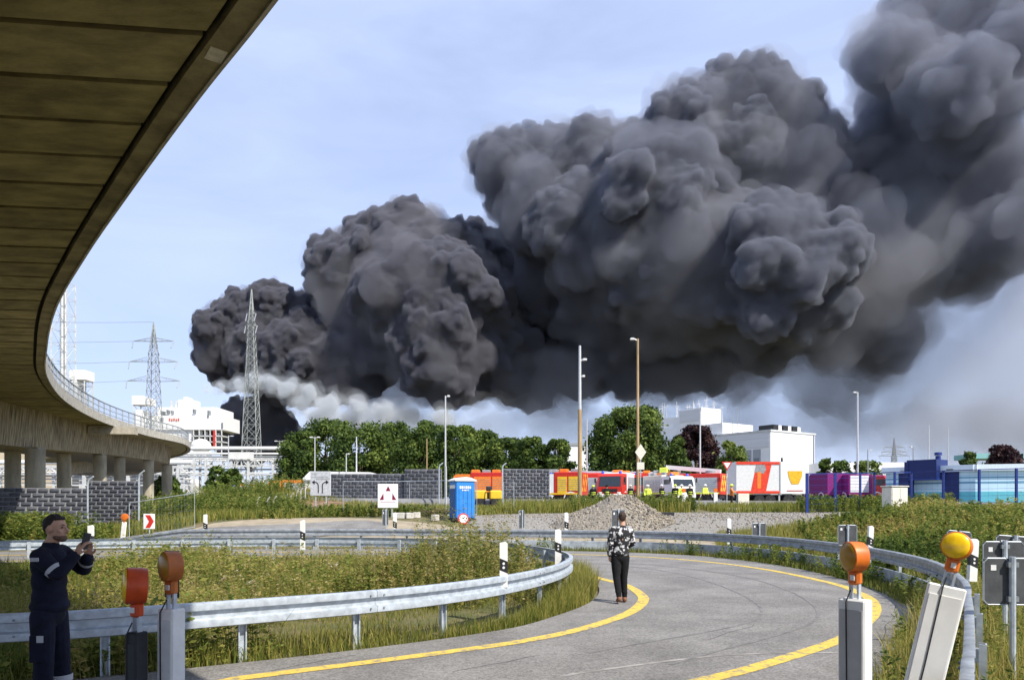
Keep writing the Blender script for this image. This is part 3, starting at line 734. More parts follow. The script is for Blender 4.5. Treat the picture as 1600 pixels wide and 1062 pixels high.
# strip between near rail and the pavement, and the tip outside the rail
VERGE = [(-9, 6.6)]+[(-5.2, 8.02), G(130, 1059), G(286, 1044), G(560, 1014), G(780, 984), G(860, 964), G(922, 941), G(934, 918), (1.95, 19.6), (1.05, 21.6), (-.5, 23.6), (-3, 25.2), (-6, 25.9), (-9.5, 25.9), (-14, 24.9)]+[(p.x, p.y) for p in NEAR_RAIL[::-2] if p.x > -13.5]
q = scatter_pts(VERGE, 15000, .9, 9); nq = len(q); tip = sst(12, 15, q[:, 1])*(q[:, 1] < 21)
veg('verge_grass', [blades(q, nh(nq, .10, .30)*(1+1.3*tip), nh(nq, .007, .014), np.clip(.42+.12*tip+vr.normal(0, .18, nq), 0, 1), .32)], grass_m, 'yellow green grass tuft at the guardrail tip beside the walking person', 'grass')
# right verge
RV = [(8.05, 15.0), (6.8, 12.4), (5.5, 10.4), (4.40, 8.66), (3.0, 6.2), (2.25, 4.6), (2.1, 3.2), (6.5, 3.5), (12, 9), (16, 16), (17, 24), (11.5, 24), (9.6, 18)]
q = scatter_pts(RV, 42000, 1.6, 5); nq = len(q)
near = np.clip((14-q[:, 1])/8, 0, 1)
veg('verge_grass', [blades(q, nh(nq, .2, .58)*(1+.3*near), nh(nq, .006, .012)*np.clip(q[:, 1]/6, .7, 2), np.clip(.62+vr.normal(0, .2, nq), 0, 1), .35)], grass_m, 'tall yellow grass under the grey sign backs at lower right', 'grass')
q = scatter_pts(RV, 1500, 1.2, 6); nq = len(q)
veg('verge_weeds', [leafy(q, nh(nq, .3, .75), .03, 34, np.clip(.4+vr.normal(0, .2, nq), 0, 1), .25)], weed_m, 'green weeds along the guardrail at the right edge', 'weeds')
FOOT = [(p.x, p.y) for p in FAR_RAIL if p.x > 1 and p.y > 14]; FI = [(a-.75*(1 if b < 27 else .4), b-.6*(1 if b > 24 else .2)) for a, b in FOOT]
q = scatter_pts(FOOT+FI[::-1], 5200, .3, 18); nq = len(q)
veg('rail_foot_grass', [blades(q, nh(nq, .10, .32), nh(nq, .012, .024), np.clip(.35+vr.normal(0, .2, nq), 0, 1), .35)], grass_m, 'grass fringe along the foot of the outer guardrail', 'grass')
q = scatter_pts(FOOT+FI[::-1], 170, .1, 18, lambda q: clumpy(q, 1.6, seed=21) > .55); nq = len(q)
veg('rail_foot_weeds', [leafy(q, nh(nq, .3, .7), .04, 50, np.clip(.4+vr.normal(0, .15, nq), 0, 1), .3)], weed_m, 'scattered weed tufts growing against the outer guardrail plate', 'weeds')
# weed bank behind the outer rail on the right
BANK = [(11.2, 27.5), (10.2, 22.5), (10.0, 17), (13, 17.5), (24, 26), (34, 42), (30, 45), (22, 44), (18, 38.5), (14.5, 33.5), (12, 31)]
q = scatter_pts(BANK, 6800, .7, 20); nq = len(q); c = clumpy(q, .45, seed=5)
veg('weed_bank', [leafy(q, np.clip(.05+.66*c, .14, .9)*np.exp(vr.normal(0, .22, nq)), .06, 44, np.clip(.54+.75*(clumpy(q, .5, seed=6)-.5)+vr.normal(0, .16, nq), 0, 1), .26)], weed_m, 'dense green weed bank behind the guardrail at right', 'weeds')
LB = [(8.2, 29.4), (9.9, 25.6), (10.4, 21.5), (11.6, 28), (14.2, 33), (9, 33)]
q = scatter_pts(LB, 7500, .2, 28); nq = len(q)
veg('bank_grass', [blades(q, nh(nq, .2, .5), nh(nq, .02, .035), np.clip(.55+vr.normal(0, .15, nq), 0, 1), .3)], grass_m, 'bright yellow grass patch behind the outer guardrail', 'grass')
# strips further back
for nm_, poly, n_, hh, ti, lab in (
    ('yard_edge_grass', [(2.5, 49), (12, 49.5), (13, 55), (8, 60), (-1, 60), (-1, 49)], 7000, (.4, 1.1), .45, 'grass strip behind the gravel heap before the fire engines'),
    ('yard_edge_grass', [(13.5, 48), (20, 46.5), (26, 50), (27, 55), (14, 56)], 6000, (.3, .75), .42, 'grass strip in front of the red and white container trailer'),
    ('bank_grass', [(-30, 47), (-17, 46), (-15.5, 60), (-24, 75), (-34, 75)], 9000, (.25, .6), .42, 'grassy bank below the far end of the overpass'),
    ('bank_grass', [(-15.5, 60), (-9.5, 64), (-12, 78), (-26, 84)], 7000, (.2, .45), .48, 'bright green bank left of the grey block screen'),
    ('bank_grass', [(-14, 45.5), (-9, 47), (-2, 42.5), (-3.5, 46), (-3, 60), (-13, 61)], 7000, (.2, .6), .5, 'straggly grass at the foot of the grey block screen'),
    ('bank_grass', [(-23, 33.5), (-18, 33), (-15.2, 34), (-17, 35.6), (-24, 35.2)], 3000, (.2, .5), .5, 'yellowish grass beside the red chevron sign'),
    ('bank_grass', [(-28, 40), (-20, 39), (-12, 40.5), (-9.5, 45), (-16, 48), (-28, 47)], 9000, (.25, .65), .42, 'green bank rising behind the side road'),
    ('rail_back_grass', [(-15, 33.2), (-6, 33.3), (0, 33.0), (5, 31.6), (5, 32.4), (0, 34.2), (-6, 34.6), (-15, 34.4)], 2600, (.12, .4), .5, 'sparse grass along the back of the outer guardrail'),
    ('bank_grass', [(-3, 46), (-1, 48), (-1, 58), (-3, 60)], 2200, (.2, .5), .45, 'green grass between toilet cabin and gravel yard')):
    q = scatter_pts(poly, n_, .2, 45); nq = len(q)
    veg(nm_, [blades(q, nh(nq, *hh), nh(nq, .03, .06), np.clip(ti+vr.normal(0, .17, nq), 0, 1), .3)], grass_m, lab, 'grass')
for poly, n_, hh, lab in (
    ([(-24, 32.6), (-21, 32.4), (-20, 36), (-24.5, 36.5)], 420, (.7, 1.6), 'green bush of weeds in front of the block wall'),
    ([(-21.5, 32.2), (-18.2, 32.2), (-18.6, 34.6), (-21.5, 34.6)], 230, (.4, 1.1), 'leafy weeds around the small leaning warning lamp'),
    ([(-30, 62), (-21, 60), (-19, 70), (-28, 72)], 500, (.7, 1.7), 'green scrub between overpass piers and the mesh fence'),
    ([(-34, 16), (-16, 15.5), (-14.5, 20), (-30, 24)], 1100, (.4, .9), 'dark shaded weeds at the left edge behind the man'),
    ([(-27, 45), (-19, 43), (-14, 46), (-15, 54), (-24, 58)], 900, (.6, 1.35), 'bushy green weeds behind the mesh fence at left'),
    ([(-14, 40), (-9, 43), (-4, 41.5), (-5, 45), (-12, 47)], 260, (.35, .8), 'low weeds before the long block screen'),
    ([(4, 50), (13, 50.5), (12, 55), (4, 55)], 340, (.6, 1.3), 'leafy weeds behind the gravel heap'),
    ([(18, 46), (27, 46), (30, 50), (20, 52)], 420, (.5, 1.1), 'weeds along the blue fence foot')):
    q = scatter_pts(poly, n_, .1, 40); nq = len(q)
    veg('scrub', [leafy(q, nh(nq, *hh), .075, 60, np.clip(.42+vr.normal(0, .17, nq), 0, 1), .28)], weed_m, lab, 'weeds')
# pale rubble among the island weeds
stone_m = mat('pale_rubble', (.55, .48, .40), .9, var=.2, scale=8, bump=.3)
b = MB()
for i in range(16):
    g = G(*((345+i*7+rnd.uniform(-12, 12), 905+rnd.uniform(-16, 12)) if i < 11 else (470+i*4, 888+rnd.uniform(-5, 5))))
    b.sphere((g[0]*.92, g[1]*.92, .2), .11+rnd.random()*.08, (1.3, .8, .5), 1, (rnd.random(), rnd.random(), rnd.random()*3))
tag(b.build('rubble', stone_m), 'pale broken rubble showing through the island weeds', 'rubble', None, 'stuff')

# ------------------------------------------------------------------ trees
bark = mat('bark', (.12, .09, .06), .95, var=.3, scale=8, bump=.5)
green_leaf = leaf_mat('tree_leaf', [(.025, .048, .010), (.052, .088, .017), (.095, .145, .028), (.16, .215, .042), (.24, .29, .06)], .33)
dark_leaf = leaf_mat('copper_leaf', [(.016, .008, .010), (.030, .014, .016), (.048, .022, .024), (.07, .034, .030), (.09, .05, .04)], .2)
light_leaf = leaf_mat('light_leaf', [(.045, .075, .016), (.09, .13, .025), (.15, .20, .04), (.22, .27, .06), (.28, .32, .08)], .3)
def tree(name, base, h, w, label, leafm=green_leaf, nleaf=7000, leaf=.30, seed=0, group=None, crown_from=.12, depth=None):
    r = np.random.default_rng(seed); x, y = base; z = hz(x, y)
    root = thing(name, label, 'tree', (x, y, z-.1), 0, group); dp = depth or w
    b = MB(); b.path([(0, 0, 0), (.1, 0, h*.2), (0, .1, h*.45), (.1, 0, h*.75)], [h*.032, h*.026, h*.018, h*.006], 8)
    cl = []
    nc = 60
    for i in range(nc):
        t = r.random()**.95; zz = h*(crown_from+(1-crown_from)*t); prof = math.sin(math.pi*min(1, .26+.70*t))**.55
        a = r.random()*6.283; rad = (.55+.45*r.random())*prof*.40
        cr = min(h, w*1.1)*.14*(.65+.7*r.random())*(.6+.5*prof)
        cl.append((math.cos(a)*rad*w, math.sin(a)*rad*dp, min(zz, h-cr*.75), cr))
    for c in cl[::3]:
        s = h*(.2+.45*r.random()); b.path([(0, 0, min(s, c[2]*.8)), (c[0]*.5, c[1]*.5, (s+c[2])/2), (c[0]*.95, c[1]*.95, c[2])], [h*.011, h*.007, h*.003], 5)
    b.build('trunk', bark, root, smooth=True)
    C = np.array(cl); pick = r.integers(0, nc, nleaf); d = r.normal(0, 1, (nleaf, 3)); d /= np.linalg.norm(d, axis=1, keepdims=True)
    rr = C[pick, 3]*(r.random(nleaf)**.35)*np.exp(r.normal(0, .10, nleaf)); p = C[pick, :3]+d*rr[:, None]*[1, 1, .85]
    p[:, 2] = np.maximum(p[:, 2], .15)
    nrm = d*.8+r.normal(0, .5, (nleaf, 3)); nrm /= np.linalg.norm(nrm, axis=1, keepdims=True)
    u = np.cross(nrm, r.normal(0, 1, (nleaf, 3))); u /= np.linalg.norm(u, axis=1, keepdims=True); v = np.cross(nrm, u)
    s = leaf*(.5+r.random((nleaf, 1))); u *= s; v *= s*.62
    V = np.stack([p-u, p+v, p+u, p-v], 1).reshape(-1, 3); Fs = np.arange(nleaf*4).reshape(-1, 4)
    tint = np.clip(.4+r.normal(0, .17, nleaf)+.16*r.normal(0, 1, nc)[pick], 0, 1)
    link('crown', np_mesh('crown', V, Fs, leafm, attr=np.repeat(tint, 4)), root)
    return root
def tree_px(name, x, ytop, wpx, d, label, **k):
    X = (x-800)/F*d; z0 = hz(X, d); h = CZ+(HY-ytop)/F*d-z0
    return tree(name, (X, d), h, wpx/F*d, label, **k)
wood = 'trees of the wood behind the yard'
TL = [(470, 672, 70, 128, 'leftmost lower tree of the wood beside the pipe bridge'), (508, 654, 95, 134, 'tall round tree at the left end of the wood'), (560, 656, 95, 126, 'broad tree of the wood above the grey direction sign'),
      (612, 658, 90, 138, 'tree of the wood above the triangle board'), (655, 662, 80, 124, 'tree of the wood just left of the slim lamp post'), (672, 657, 70, 142, 'dark pointed tree top behind the slim lamp post'),
      (715, 664, 85, 122, 'bright green tree of the wood above the blue toilet cabin'), (752, 672, 80, 128, 'sloping tree of the wood right of the toilet cabin'), (790, 684, 70, 122, 'smaller tree of the wood above the right block screen'),
      (832, 682, 62, 118, 'round tree near the right end of the wood'), (872, 686, 50, 116, 'rightmost tree of the wood beside the tall wooden mast')]
for i, (x, yt, wp, d, lab) in enumerate(TL):
    tree_px('broadleaf_tree', x, yt, wp*1.15, d, lab, seed=20+i, group=wood, nleaf=15000, leaf=.23)
tree_px('broadleaf_tree', 985, 634, 150, 92, 'big round green tree behind the fire engines', seed=50, nleaf=30000, leaf=.19)
tree_px('copper_beech', 1088, 664, 84, 96, 'dark purple leaved tree between the green trees', leafm=dark_leaf, seed=51, nleaf=16000, leaf=.2)
tree_px('small_tree', 1146, 687, 60, 92, 'small light green tree beside the white building', leafm=light_leaf, seed=52, nleaf=9000, leaf=.18)
tree_px('small_tree', 1060, 680, 40, 90, 'narrow green tree at the edge of the purple one', seed=53, nleaf=8000, leaf=.19)
tree_px('small_tree', 1513, 705, 32, 110, 'small green tree above the pale blue building', seed=54, nleaf=5000, leaf=.2)
tree_px('copper_beech', 1570, 694, 66, 110, 'dark tree behind the pale blue building at right edge', leafm=dark_leaf, seed=55, nleaf=10000, leaf=.21)
for i, (x, yt, wp, lab) in enumerate(((1290, 716, 26, 'far bush just right of the white building'), (1312, 719, 50, 'far low bush left of the slim white mast'), (1356, 719, 56, 'far pale bush right of the slim white mast'), (1615, 706, 50, 'dark bush cut by the right picture edge'))):
    tree_px('bush', x, yt, wp, 150 if i < 3 else 108, lab, seed=60+i, nleaf=1800, leaf=.4, leafm=light_leaf if i == 2 else green_leaf, crown_from=.02)
for i, (x, yt, wp, d, lab) in enumerate(((260, 744, 60, 100, 'green shrub between the last overpass piers'), (340, 728, 40, 120, 'green shrub under the pipe bridge'), (365, 732, 30, 120, 'round shrub under the pipe bridge beside the lamp'))):
    tree_px('shrub', x, yt, wp, d, lab, seed=70+i, nleaf=2200, leaf=.32, crown_from=.03)
# ------------------------------------------------------------------ buildings and industrial plant
wall_white = mat('white_cladding', (.78, .78, .77), .6, var=.03, scale=.4, dirt=.08)
wall_panel = mat('panel_cladding', (.62, .63, .64), .6, var=.05, scale=.4, stretch=(.2, .2, 6))
steel_pale = mat('pale_steelwork', (.60, .61, .60), .6, var=.1, scale=.6, dirt=.2)
steel_green = mat('lattice_steel', (.30, .32, .31), .6, metal=.1, var=.12, scale=.5)
shade_fill = mat('interior_shade', (.09, .095, .10), .8, var=.3, scale=.6)  # shade of open interiors, put into the colour of solid boxes
def obox(b, o, u, v, u0, u1, v0, v1, z0, z1):
    """box in a rotated ground frame: origin o, unit axes u, v"""
    vs = [(o[0]+u[0]*a+v[0]*c, o[1]+u[1]*a+v[1]*c, z) for z in (z0, z1) for a, c in ((u0, v0), (u1, v0), (u1, v1), (u0, v1))]
    return b.add(vs, [(0, 3, 2, 1), (4, 5, 6, 7), (0, 1, 5, 4), (1, 2, 6, 5), (2, 3, 7, 6), (3, 0, 4, 7)])
# white works building on the right: nearest corner at K, u along the bright face, v along the duller one
K = (P(1204, 785, 200).x, 200.0); a = R(35); U = (math.cos(a), math.sin(a)); Vv = (-math.sin(a), math.cos(a))
wb = thing('works_building', 'big white works building with rooftop aerials behind the purple tree', 'building', (0, 0, 0))
def wp(name, m, *args): return obox(MB(), K, U, Vv, *args).build(name, m, wb)
main = wp('main_block', wall_white, 0, 20.5, 0, 42, 1, 21.3)
wp('annex', wall_white, 20.5, 23.5, 2, 30, 1, 16.5)
wp('panel_band', wall_panel, -.12, .0, .4, 41, 17.0, 21.1)
wp('upper_block', wall_white, 1, 15, 17, 44, 21.3, 25.2)
wp('stair_tower', wall_white, 0.2, 9, 24, 33, 21.3, 30.3)
wp('rear_block', wall_white, 2, 14, 33, 50, 25.2, 28.6)
wp('tower_panel', wall_panel, .06, .2, 24.6, 32.4, 26.4, 30.0)
wp('roof_edge', steel_pale, -.25, 20.7, -.25, 42.2, 21.3, 21.75)
win_m = mat('far_window', (.16, .18, .20), .2, var=.1)
for i, (v0, v1) in enumerate(((3.2, 5.6), (6.2, 8.0), (9.5, 12), (13, 16))):
    f = wp('window', steel_grey, -.16, -.02, v0, v1, 11.8, 16.6)
    obox(MB(), K, U, Vv, -.2, -.17, v0+.35, v1-.35, 12.2, 14.2).build('pane', win_m, f)
for u_ in (3.4, 6.8, 10.2, 13.6, 17.0): wp('panel_joint', wall_panel, u_, u_+.10, -.05, .0, 1.2, 21.0)
wp('wall_plinth', steel_grey, .05, 20.4, -.14, -.02, 1.0, 2.6); wp('downpipe', steel_grey, 19.6, 19.85, -.3, -.06, 1.2, 21.2); wp('loading_door', wall_panel, 7.4, 11.6, -.12, -.02, 2.6, 7.2)
for i in range(3):
    s_ = wp('roof_light', black_paint, 3+i*4.4, 5.2+i*4.4, 1.2, 6, 21.75, 23.4)
    obox(MB(), K, U, Vv, 5.25+i*4.4, 6.6+i*4.4, 1.2, 6, 21.76, 23.3).build('roof_light_flank', wall_white, s_)
ar = random.Random(8)
for i in range(26):
    u_, v_ = ar.uniform(.8, 13), ar.uniform(25, 48); zb_ = 30.3 if v_ < 33 and u_ < 9 else 28.6 if v_ > 33 else 25.2
    x_, y_ = K[0]+U[0]*u_+Vv[0]*v_, K[1]+U[1]*u_+Vv[1]*v_; h_ = ar.uniform(1.5, 4.2); b = MB()
    b.tube((x_, y_, zb_), (x_+ar.uniform(-.3, .3), y_, zb_+h_+30.3-zb_), .11, .07, 5)
    if ar.random() < .6:
        zz = zb_+h_*.7+30.3-zb_; b.bar((x_-.8, y_, zz), (x_+.8, y_, zz+ar.uniform(-.6, .6)), .1)
    b.build('aerial', steel_pale, wb)
for u_, h_ in ((12.5, 4.5), (14.2, 3)):
    x_, y_ = K[0]+U[0]*2+Vv[0]*(u_), K[1]+U[1]*2+Vv[1]*u_
    MB().tube((x_, y_, 21.7), (x_, y_, 21.7+h_+3), .12, .08, 5).build('roof_vent', steel_grey, wb)
fb = thing('works_hall', 'pale works hall glimpsed between the wood and the tall wooden mast', 'building')
p = P(892, 785, 240); obox(MB(), (p.x, p.y), (1, 0), (0, 1), -4.0, 5, 0, 20, 1, 20.5).build('wall', wall_white, fb); obox(MB(), (p.x, p.y), (1, 0), (0, 1), -4.2, 5.2, -.3, 20.2, 20.5, 21.4).build('roof', steel_grey, fb)

# burning plant building on the left
ib = thing('plant_building', 'white industrial plant building with open steel frame in front of the smoke', 'building')
D = 300.0; pm_ = F/D
def px(name, m, x0, x1, y0, y1, d0=D, dep_=18, parent=None):
    A, B_ = P(x0, y1, d0), P(x1, y0, d0); b = MB(); b.box(((A.x+B_.x)/2, d0+dep_/2, (A.z+B_.z)/2), (B_.x-A.x, dep_, B_.z-A.z)); return b.build(name, m, parent or ib)
px('upper_hall', wall_white, 246, 339, 636, 652, D+2); px('main_hall', wall_white, 225, 349, 649, 671, D)
px('roof_house', wall_white, 279, 300, 624, 638, D+4, 8); px('roof_house', wall_white, 287, 293, 620, 625, D+5, 5); px('side_wall', wall_white, 225, 300, 670, 690, D+1, 16)
px('roof_vent', steel_pale, 266, 268.5, 626, 637, D+4, 1); px('roof_vent', steel_pale, 274, 276, 625, 637, D+4, 1)
for x0, x1, y0, y1 in ((251, 255, 642, 647), (260, 262, 640, 645), (267, 268, 641, 646), (301, 303, 639, 645), (324, 326, 641, 652), (242, 243, 650, 655), (251, 255, 652, 658), (346, 348, 660, 669)):
    px('window', win_m, x0, x1, y0, y1, D-.3, .6 if y0 >= 649 else 3)
red_text = mat('red_lettering', (.6, .12, .08), .6)
for i, x in enumerate((264, 267.5, 271, 274.5, 278)):
    px('wall_mark', red_text, x, x+1.8, 653+(i % 2), 657+(i % 2)*.6, D-.25, .2)
px('bay_shade', shade_fill, 300, 347, 672, 697, D+8, 8)  # solid box coloured as the shade inside the bay
for x in (302, 311, 320, 328, 337, 346): px('column', steel_pale, x-.6, x+.6, 671, 720, D, .5)
for y in (680, 689, 697): px('floor_beam', steel_pale, 300, 348, y, y+1.6, D, 6)
px('red_riser', red_paint, 333, 335.5, 672, 700, D-.6, .6)
b = MB(); q = P(314, 697, D-6); b.sphere(q, 3.4, (1.2, 1, .9), 2); b.build('vessel', white_paint, ib, smooth=True)
for x0, x1, y0, y1 in ((312, 317, 673, 688), (322, 325, 674, 690), (339, 343, 676, 694)):
    q0, q1 = P((x0+x1)/2, y1, D+3), P((x0+x1)/2, y0, D+3); MB().tube(q0, q1, (x1-x0)/2/pm_, None, 10).build('vessel', steel_pale, ib, smooth=True)
def frame_tower(name, label, x0, x1, ytop, d, boxes, cat='tower'):
    t = thing(name, label, cat); s = d/F; X0, X1 = (x0-800)*s, (x1-800)*s; w = X1-X0; zt = CZ+(HY-ytop)*s
    for xx in (X0, X1):
        for yy in (d, d+w): MB().bar((xx, yy, 1.5), (xx, yy, zt), .35).build('leg', steel_pale, t)
    b = MB(); z = 4.0; i = 0
    while z < zt:
        for (p0, p1) in (((X0, d), (X1, d)), ((X0, d+w), (X1, d+w)), ((X0, d), (X0, d+w)), ((X1, d), (X1, d+w))):
            b.bar((*p0, z), (*p1, z), .18); b.bar((*(p0 if i % 2 else p1), z), (*(p1 if i % 2 else p0), min(zt, z+w)), .12)
        z += w; i += 1
    tag(b.build('bracing', steel_pale, t), kind='stuff')
    for (nm_, m, xa, xb, ya, yb) in boxes:
        A, B_ = P(xa, yb, d), P(xb, ya, d); MB().box(((A.x+B_.x)/2, d+w/2, (A.z+B_.z)/2), (B_.x-A.x, w+1, B_.z-A.z)).build(nm_, m, t)
    return t, X0, X1, w, zt
t_, X0, X1, w, zt = frame_tower('flue_tower', 'tall lattice tower round a pale flue behind the overpass edge', 80, 104, 440, 280, [])
MB().tube(((X0+X1)/2, 280+w/2, 1), ((X0+X1)/2, 280+w/2, zt+4), 1.15, 1.0, 12).build('flue', mat('flue', (.70, .70, .66), .5, var=.05), t_, smooth=True)
frame_tower('stair_tower', 'white box on a steel frame beside the lattice flue tower', 110, 132, 592, 286, [('cabin', wall_white, 109, 134, 578, 593), ('duct', steel_pale, 114, 121, 593, 640)])
frame_tower('hoist_tower', 'white box on steel legs left of the white plant building', 209, 231, 632, 292, [('cabin', wall_white, 207, 223, 618, 632), ('cabin', wall_white, 223, 232, 621, 632), ('vessel', white_paint, 213, 221, 640, 668)])
# pipe bridges
pipe_w = mat('pipe_white', (.72, .72, .69), .5, var=.05, scale=.5, dirt=.12)
def pipe_bridge(label, x0, x1, d, levels, beams, cols, posts=(), panel=None):
    t = thing('pipe_bridge', label, 'pipe bridge'); s = d/F; X0, X1 = (x0-800)*s, (x1-800)*s
    for y, r_, off, m in levels:
        z = CZ+(HY-y)*s; MB().tube((X0, d+off, z), (X1, d+off, z), r_*s, None, 10).build('pipe', m, t, smooth=True)
    for y0, y1 in beams:
        for off in (-1.6, 1.6):
            z0, z1 = CZ+(HY-y1)*s, CZ+(HY-y0)*s; MB().box(((X0+X1)/2, d+off, (z0+z1)/2), (X1-X0, .3, z1-z0)).build('beam', steel_pale, t)
    for x in cols:
        for off in (-1.6, 1.6):
            X = (x-800)*s; MB().box((X, d+off, (1+CZ+(HY-beams[0][0])*s)/2), (.45, .45, CZ+(HY-beams[0][0])*s-1)).build('column', steel_pale, t)
    if len(beams) > 1:
        b = MB(); z0, z1 = CZ+(HY-beams[1][1])*s, CZ+(HY-beams[0][1])*s; n_ = max(4, int((X1-X0)/(z1-z0)/.9)); dx = (X1-X0)/n_
        for i in range(n_):
            xa, xb = X0+i*dx, X0+(i+1)*dx; b.bar((xa, d-1.65, z0 if i % 2 else z1), (xb, d-1.65, z1 if i % 2 else z0), .2); b.bar((xa, d-1.7, z0), (xa, d-1.7, z1), .16)
        tag(b.build('truss', steel_pale, t), kind='stuff')
    if panel:
        A, B_ = P(panel[0], panel[3], d-2), P(panel[1], panel[2], d-2); MB().box(((A.x+B_.x)/2, d-2, (A.z+B_.z)/2), (B_.x-A.x, .3, B_.z-A.z)).build('panel', pipe_w, t)
    return t
pipe_bridge('long white pipe bridge with truss below the lattice pylon', 150, 455, 170, [(700, 2.9, 0, pipe_w), (709, 1.6, -1, pipe_w), (713, 1.2, .4, steel_grey), (719, 1.4, -.6, pipe_w), (733, 1.3, 0, steel_grey), (739, 1.0, -1, pipe_w)], [(715.5, 717), (727, 728.5), (741, 742.5)], [273, 290, 308, 326, 345, 366, 392, 430, 450], panel=(358, 396, 706, 717))
pipe_bridge('lower pipe rack seen between the overpass piers', -180, 300, 125, [(722, 3.6, 0, pipe_w), (732, 1.2, -1, steel_grey), (738, 1.5, .3, pipe_w), (744, 1.0, -.8, steel_grey), (748, 1.4, 0, pipe_w), (754, 1.0, -1, steel_grey)], [(728, 729.6), (741, 742), (757, 758.5)], [-60, -10, 40, 75, 118, 140, 170, 208, 245, 285])
pipe_bridge('pipe bridge with grey pipes far behind the overpass', -200, 330, 210, [(706, 1.2, 0, pipe_w), (712, 2, 0, steel_grey), (726, 2.4, 0, pipe_w)], [(709, 710), (717, 718)], [-50, 30, 90, 150, 200, 250, 300, 325])
bb = thing('works_hall', 'beige works hall behind the first overpass pier', 'building')
px('wall', mat('beige_wall', (.55, .46, .33), .8, var=.06, scale=.6), -160, 40, 700, 790, 140, 12, bb); px('window', win_m, 10, 28, 704, 716, 139.8, .3, bb); px('window', win_m, -30, -12, 704, 716, 139.8, .3, bb)
bk = thing('works_hall', 'open hall with painted-in shade behind the middle overpass piers', 'building')
px('wall', shade_fill, 100, 235, 714, 790, 150, 12, bk); px('roof', steel_pale, 98, 238, 711, 715, 149, 14, bk); px('door', white_paint, 205, 213, 717, 723, 149.7, .3, bk)  # wall colour stands for the shade inside the hall
for x in (305, 345, 378, 410):
    t = thing('storage_tank', {305: 'white upright tank under the pipe bridge, leftmost of four', 345: 'white upright tank under the pipe bridge, second from left', 378: 'slim grey tank under the pipe bridge, third from left', 410: 'slim white tank under the pipe bridge, rightmost'}[x], 'tank', (P(x, 780, 182).x, 182, 1.4), 0, 'tanks under the pipe bridge')
    r_ = 1.0 if x > 360 else 1.5; b = MB(); b.lathe([(r_, 0), (r_, 5.5), (r_*.6, 6.2), (.1, 6.4)], 16); b.build('shell', steel_grey if x == 378 else pipe_w, t, smooth=True); MB().tube((r_*.8, -.6, 0), (r_*.8, -.6, 6.2), .1).build('ladder', steel_grey, t)
# pylons
def pylon(label, x, d, ytop, wb_, arms, thick=.28, ybase=None, ang=0.0, wt=1.0, peak=.1):
    s = d/F; X = (x-800)*s; zt = CZ+(HY-ytop)*s; t = thing('electricity_pylon', label, 'pylon', (X, d, 1.5), ang, 'electricity pylons'); hgt = zt-1.5
    def wz(z):
        k = z/hgt
        return wb_*(1-k)+wt*k if k < 1-peak else max(.08, wt*(1-k)/peak+wb_*peak*.2*(1-k)/peak)
    for sx in (-1, 1):
        for sy in (-1, 1):
            zs = [0, hgt*.4, hgt*(1-peak), hgt]
            MB().path([(sx*wz(z)/2, sy*wz(z)/2, z) for z in zs], thick*.6, 4).build('leg', steel_green, t)
    b = MB(); z = 0; i = 0
    while z < hgt*.97:
        st = max(1.6, wz(z)*1.0); z2 = min(hgt, z+st)
        for sx, sy, tx, ty in ((-1, -1, 1, -1), (1, -1, 1, 1), (1, 1, -1, 1), (-1, 1, -1, -1)):
            a0, a1 = wz(z)/2, wz(z2)/2
            b.bar((sx*a0, sy*a0, z), (tx*a1, ty*a1, z2), thick*.55); b.bar((tx*a0, ty*a0, z), (sx*a1, sy*a1, z2), thick*.55); b.bar((sx*a1, sy*a1, z2), (tx*a1, ty*a1, z2), thick*.5)
        z = z2; i += 1
    tag(b.build('bracing', steel_green, t), kind='stuff')
    ends = []
    for ya, half in arms:
        z = (HY-ya)*s+CZ-1.5; L = half*s; w2 = wz(z)/2
        for sg in (-1, 1):
            b = MB()
            b.bar((sg*w2, -w2, z), (sg*L, 0, z), thick*.7); b.bar((sg*w2, w2, z), (sg*L, 0, z), thick*.7)
            b.bar((sg*w2, -w2, z+L*.16), (sg*L, 0, z), thick*.6); b.bar((sg*w2, w2, z+L*.16), (sg*L, 0, z), thick*.6)
            for k in (.35, .65): b.bar((sg*(w2+(L-w2)*k), 0, z), (sg*(w2+(L-w2)*k), 0, z+L*.16*(1-k)), thick*.4)
            arm = b.build('cross_arm', steel_green, t)
            b = MB(); b.tube((sg*L, 0, z), (sg*L*.94, -1.5, z-2.6), .16, None, 6); b.build('insulator', steel_grey, arm)
            ends.append(Vector((sg*L, 0, z)))
    return t, ends
pylon('slender lattice pylon standing in front of the dark smoke', 393, 220, 452, 5.4, [(490, 7), (509, 9)], .22, wt=1.1, peak=.14)
ty, ends = pylon('lattice pylon with three wide cross arms left of the smoke', 240, 250, 503, 6.0, [(533, 32), (565, 38), (595, 42)], .20, wt=1.9, peak=.16)
pylon('small far pylon above the blue building', 1397, 600, 684, 7, [(699, 17), (706, 20), (712, 24)], .5, wt=1.8, peak=.25)
pylon('tiny far pylon behind the slim lamp post', 699, 650, 632, 7, [(655, 12), (661, 14)], .4, wt=1.6, peak=.2)
cable_m = mat('cable', (.25, .27, .30), .6)
for i, e in enumerate(ends[::2]+[Vector((0, 0, P(240, 503, 250).z-1.5))]):
    w0 = Vector((ty.location.x, 250, 1.5))+e
    for k in (0,):
        w1 = Vector((-330-k*4, 150, w0.z+3+k*2)); pts = []
        for q in range(21):
            u_ = q/20; pts.append(w0.lerp(w1, u_)-Vector((0, 0, 4*8*u_*(1-u_))))
        o = MB().path(pts, .06, 4).build('power_cable', cable_m); tag(o, 'thin power cable running left from the %s of the three armed pylon' % (['top arm', 'middle arm', 'bottom arm', 'peak'][i]), 'cable', 'power cables left of the pylon')

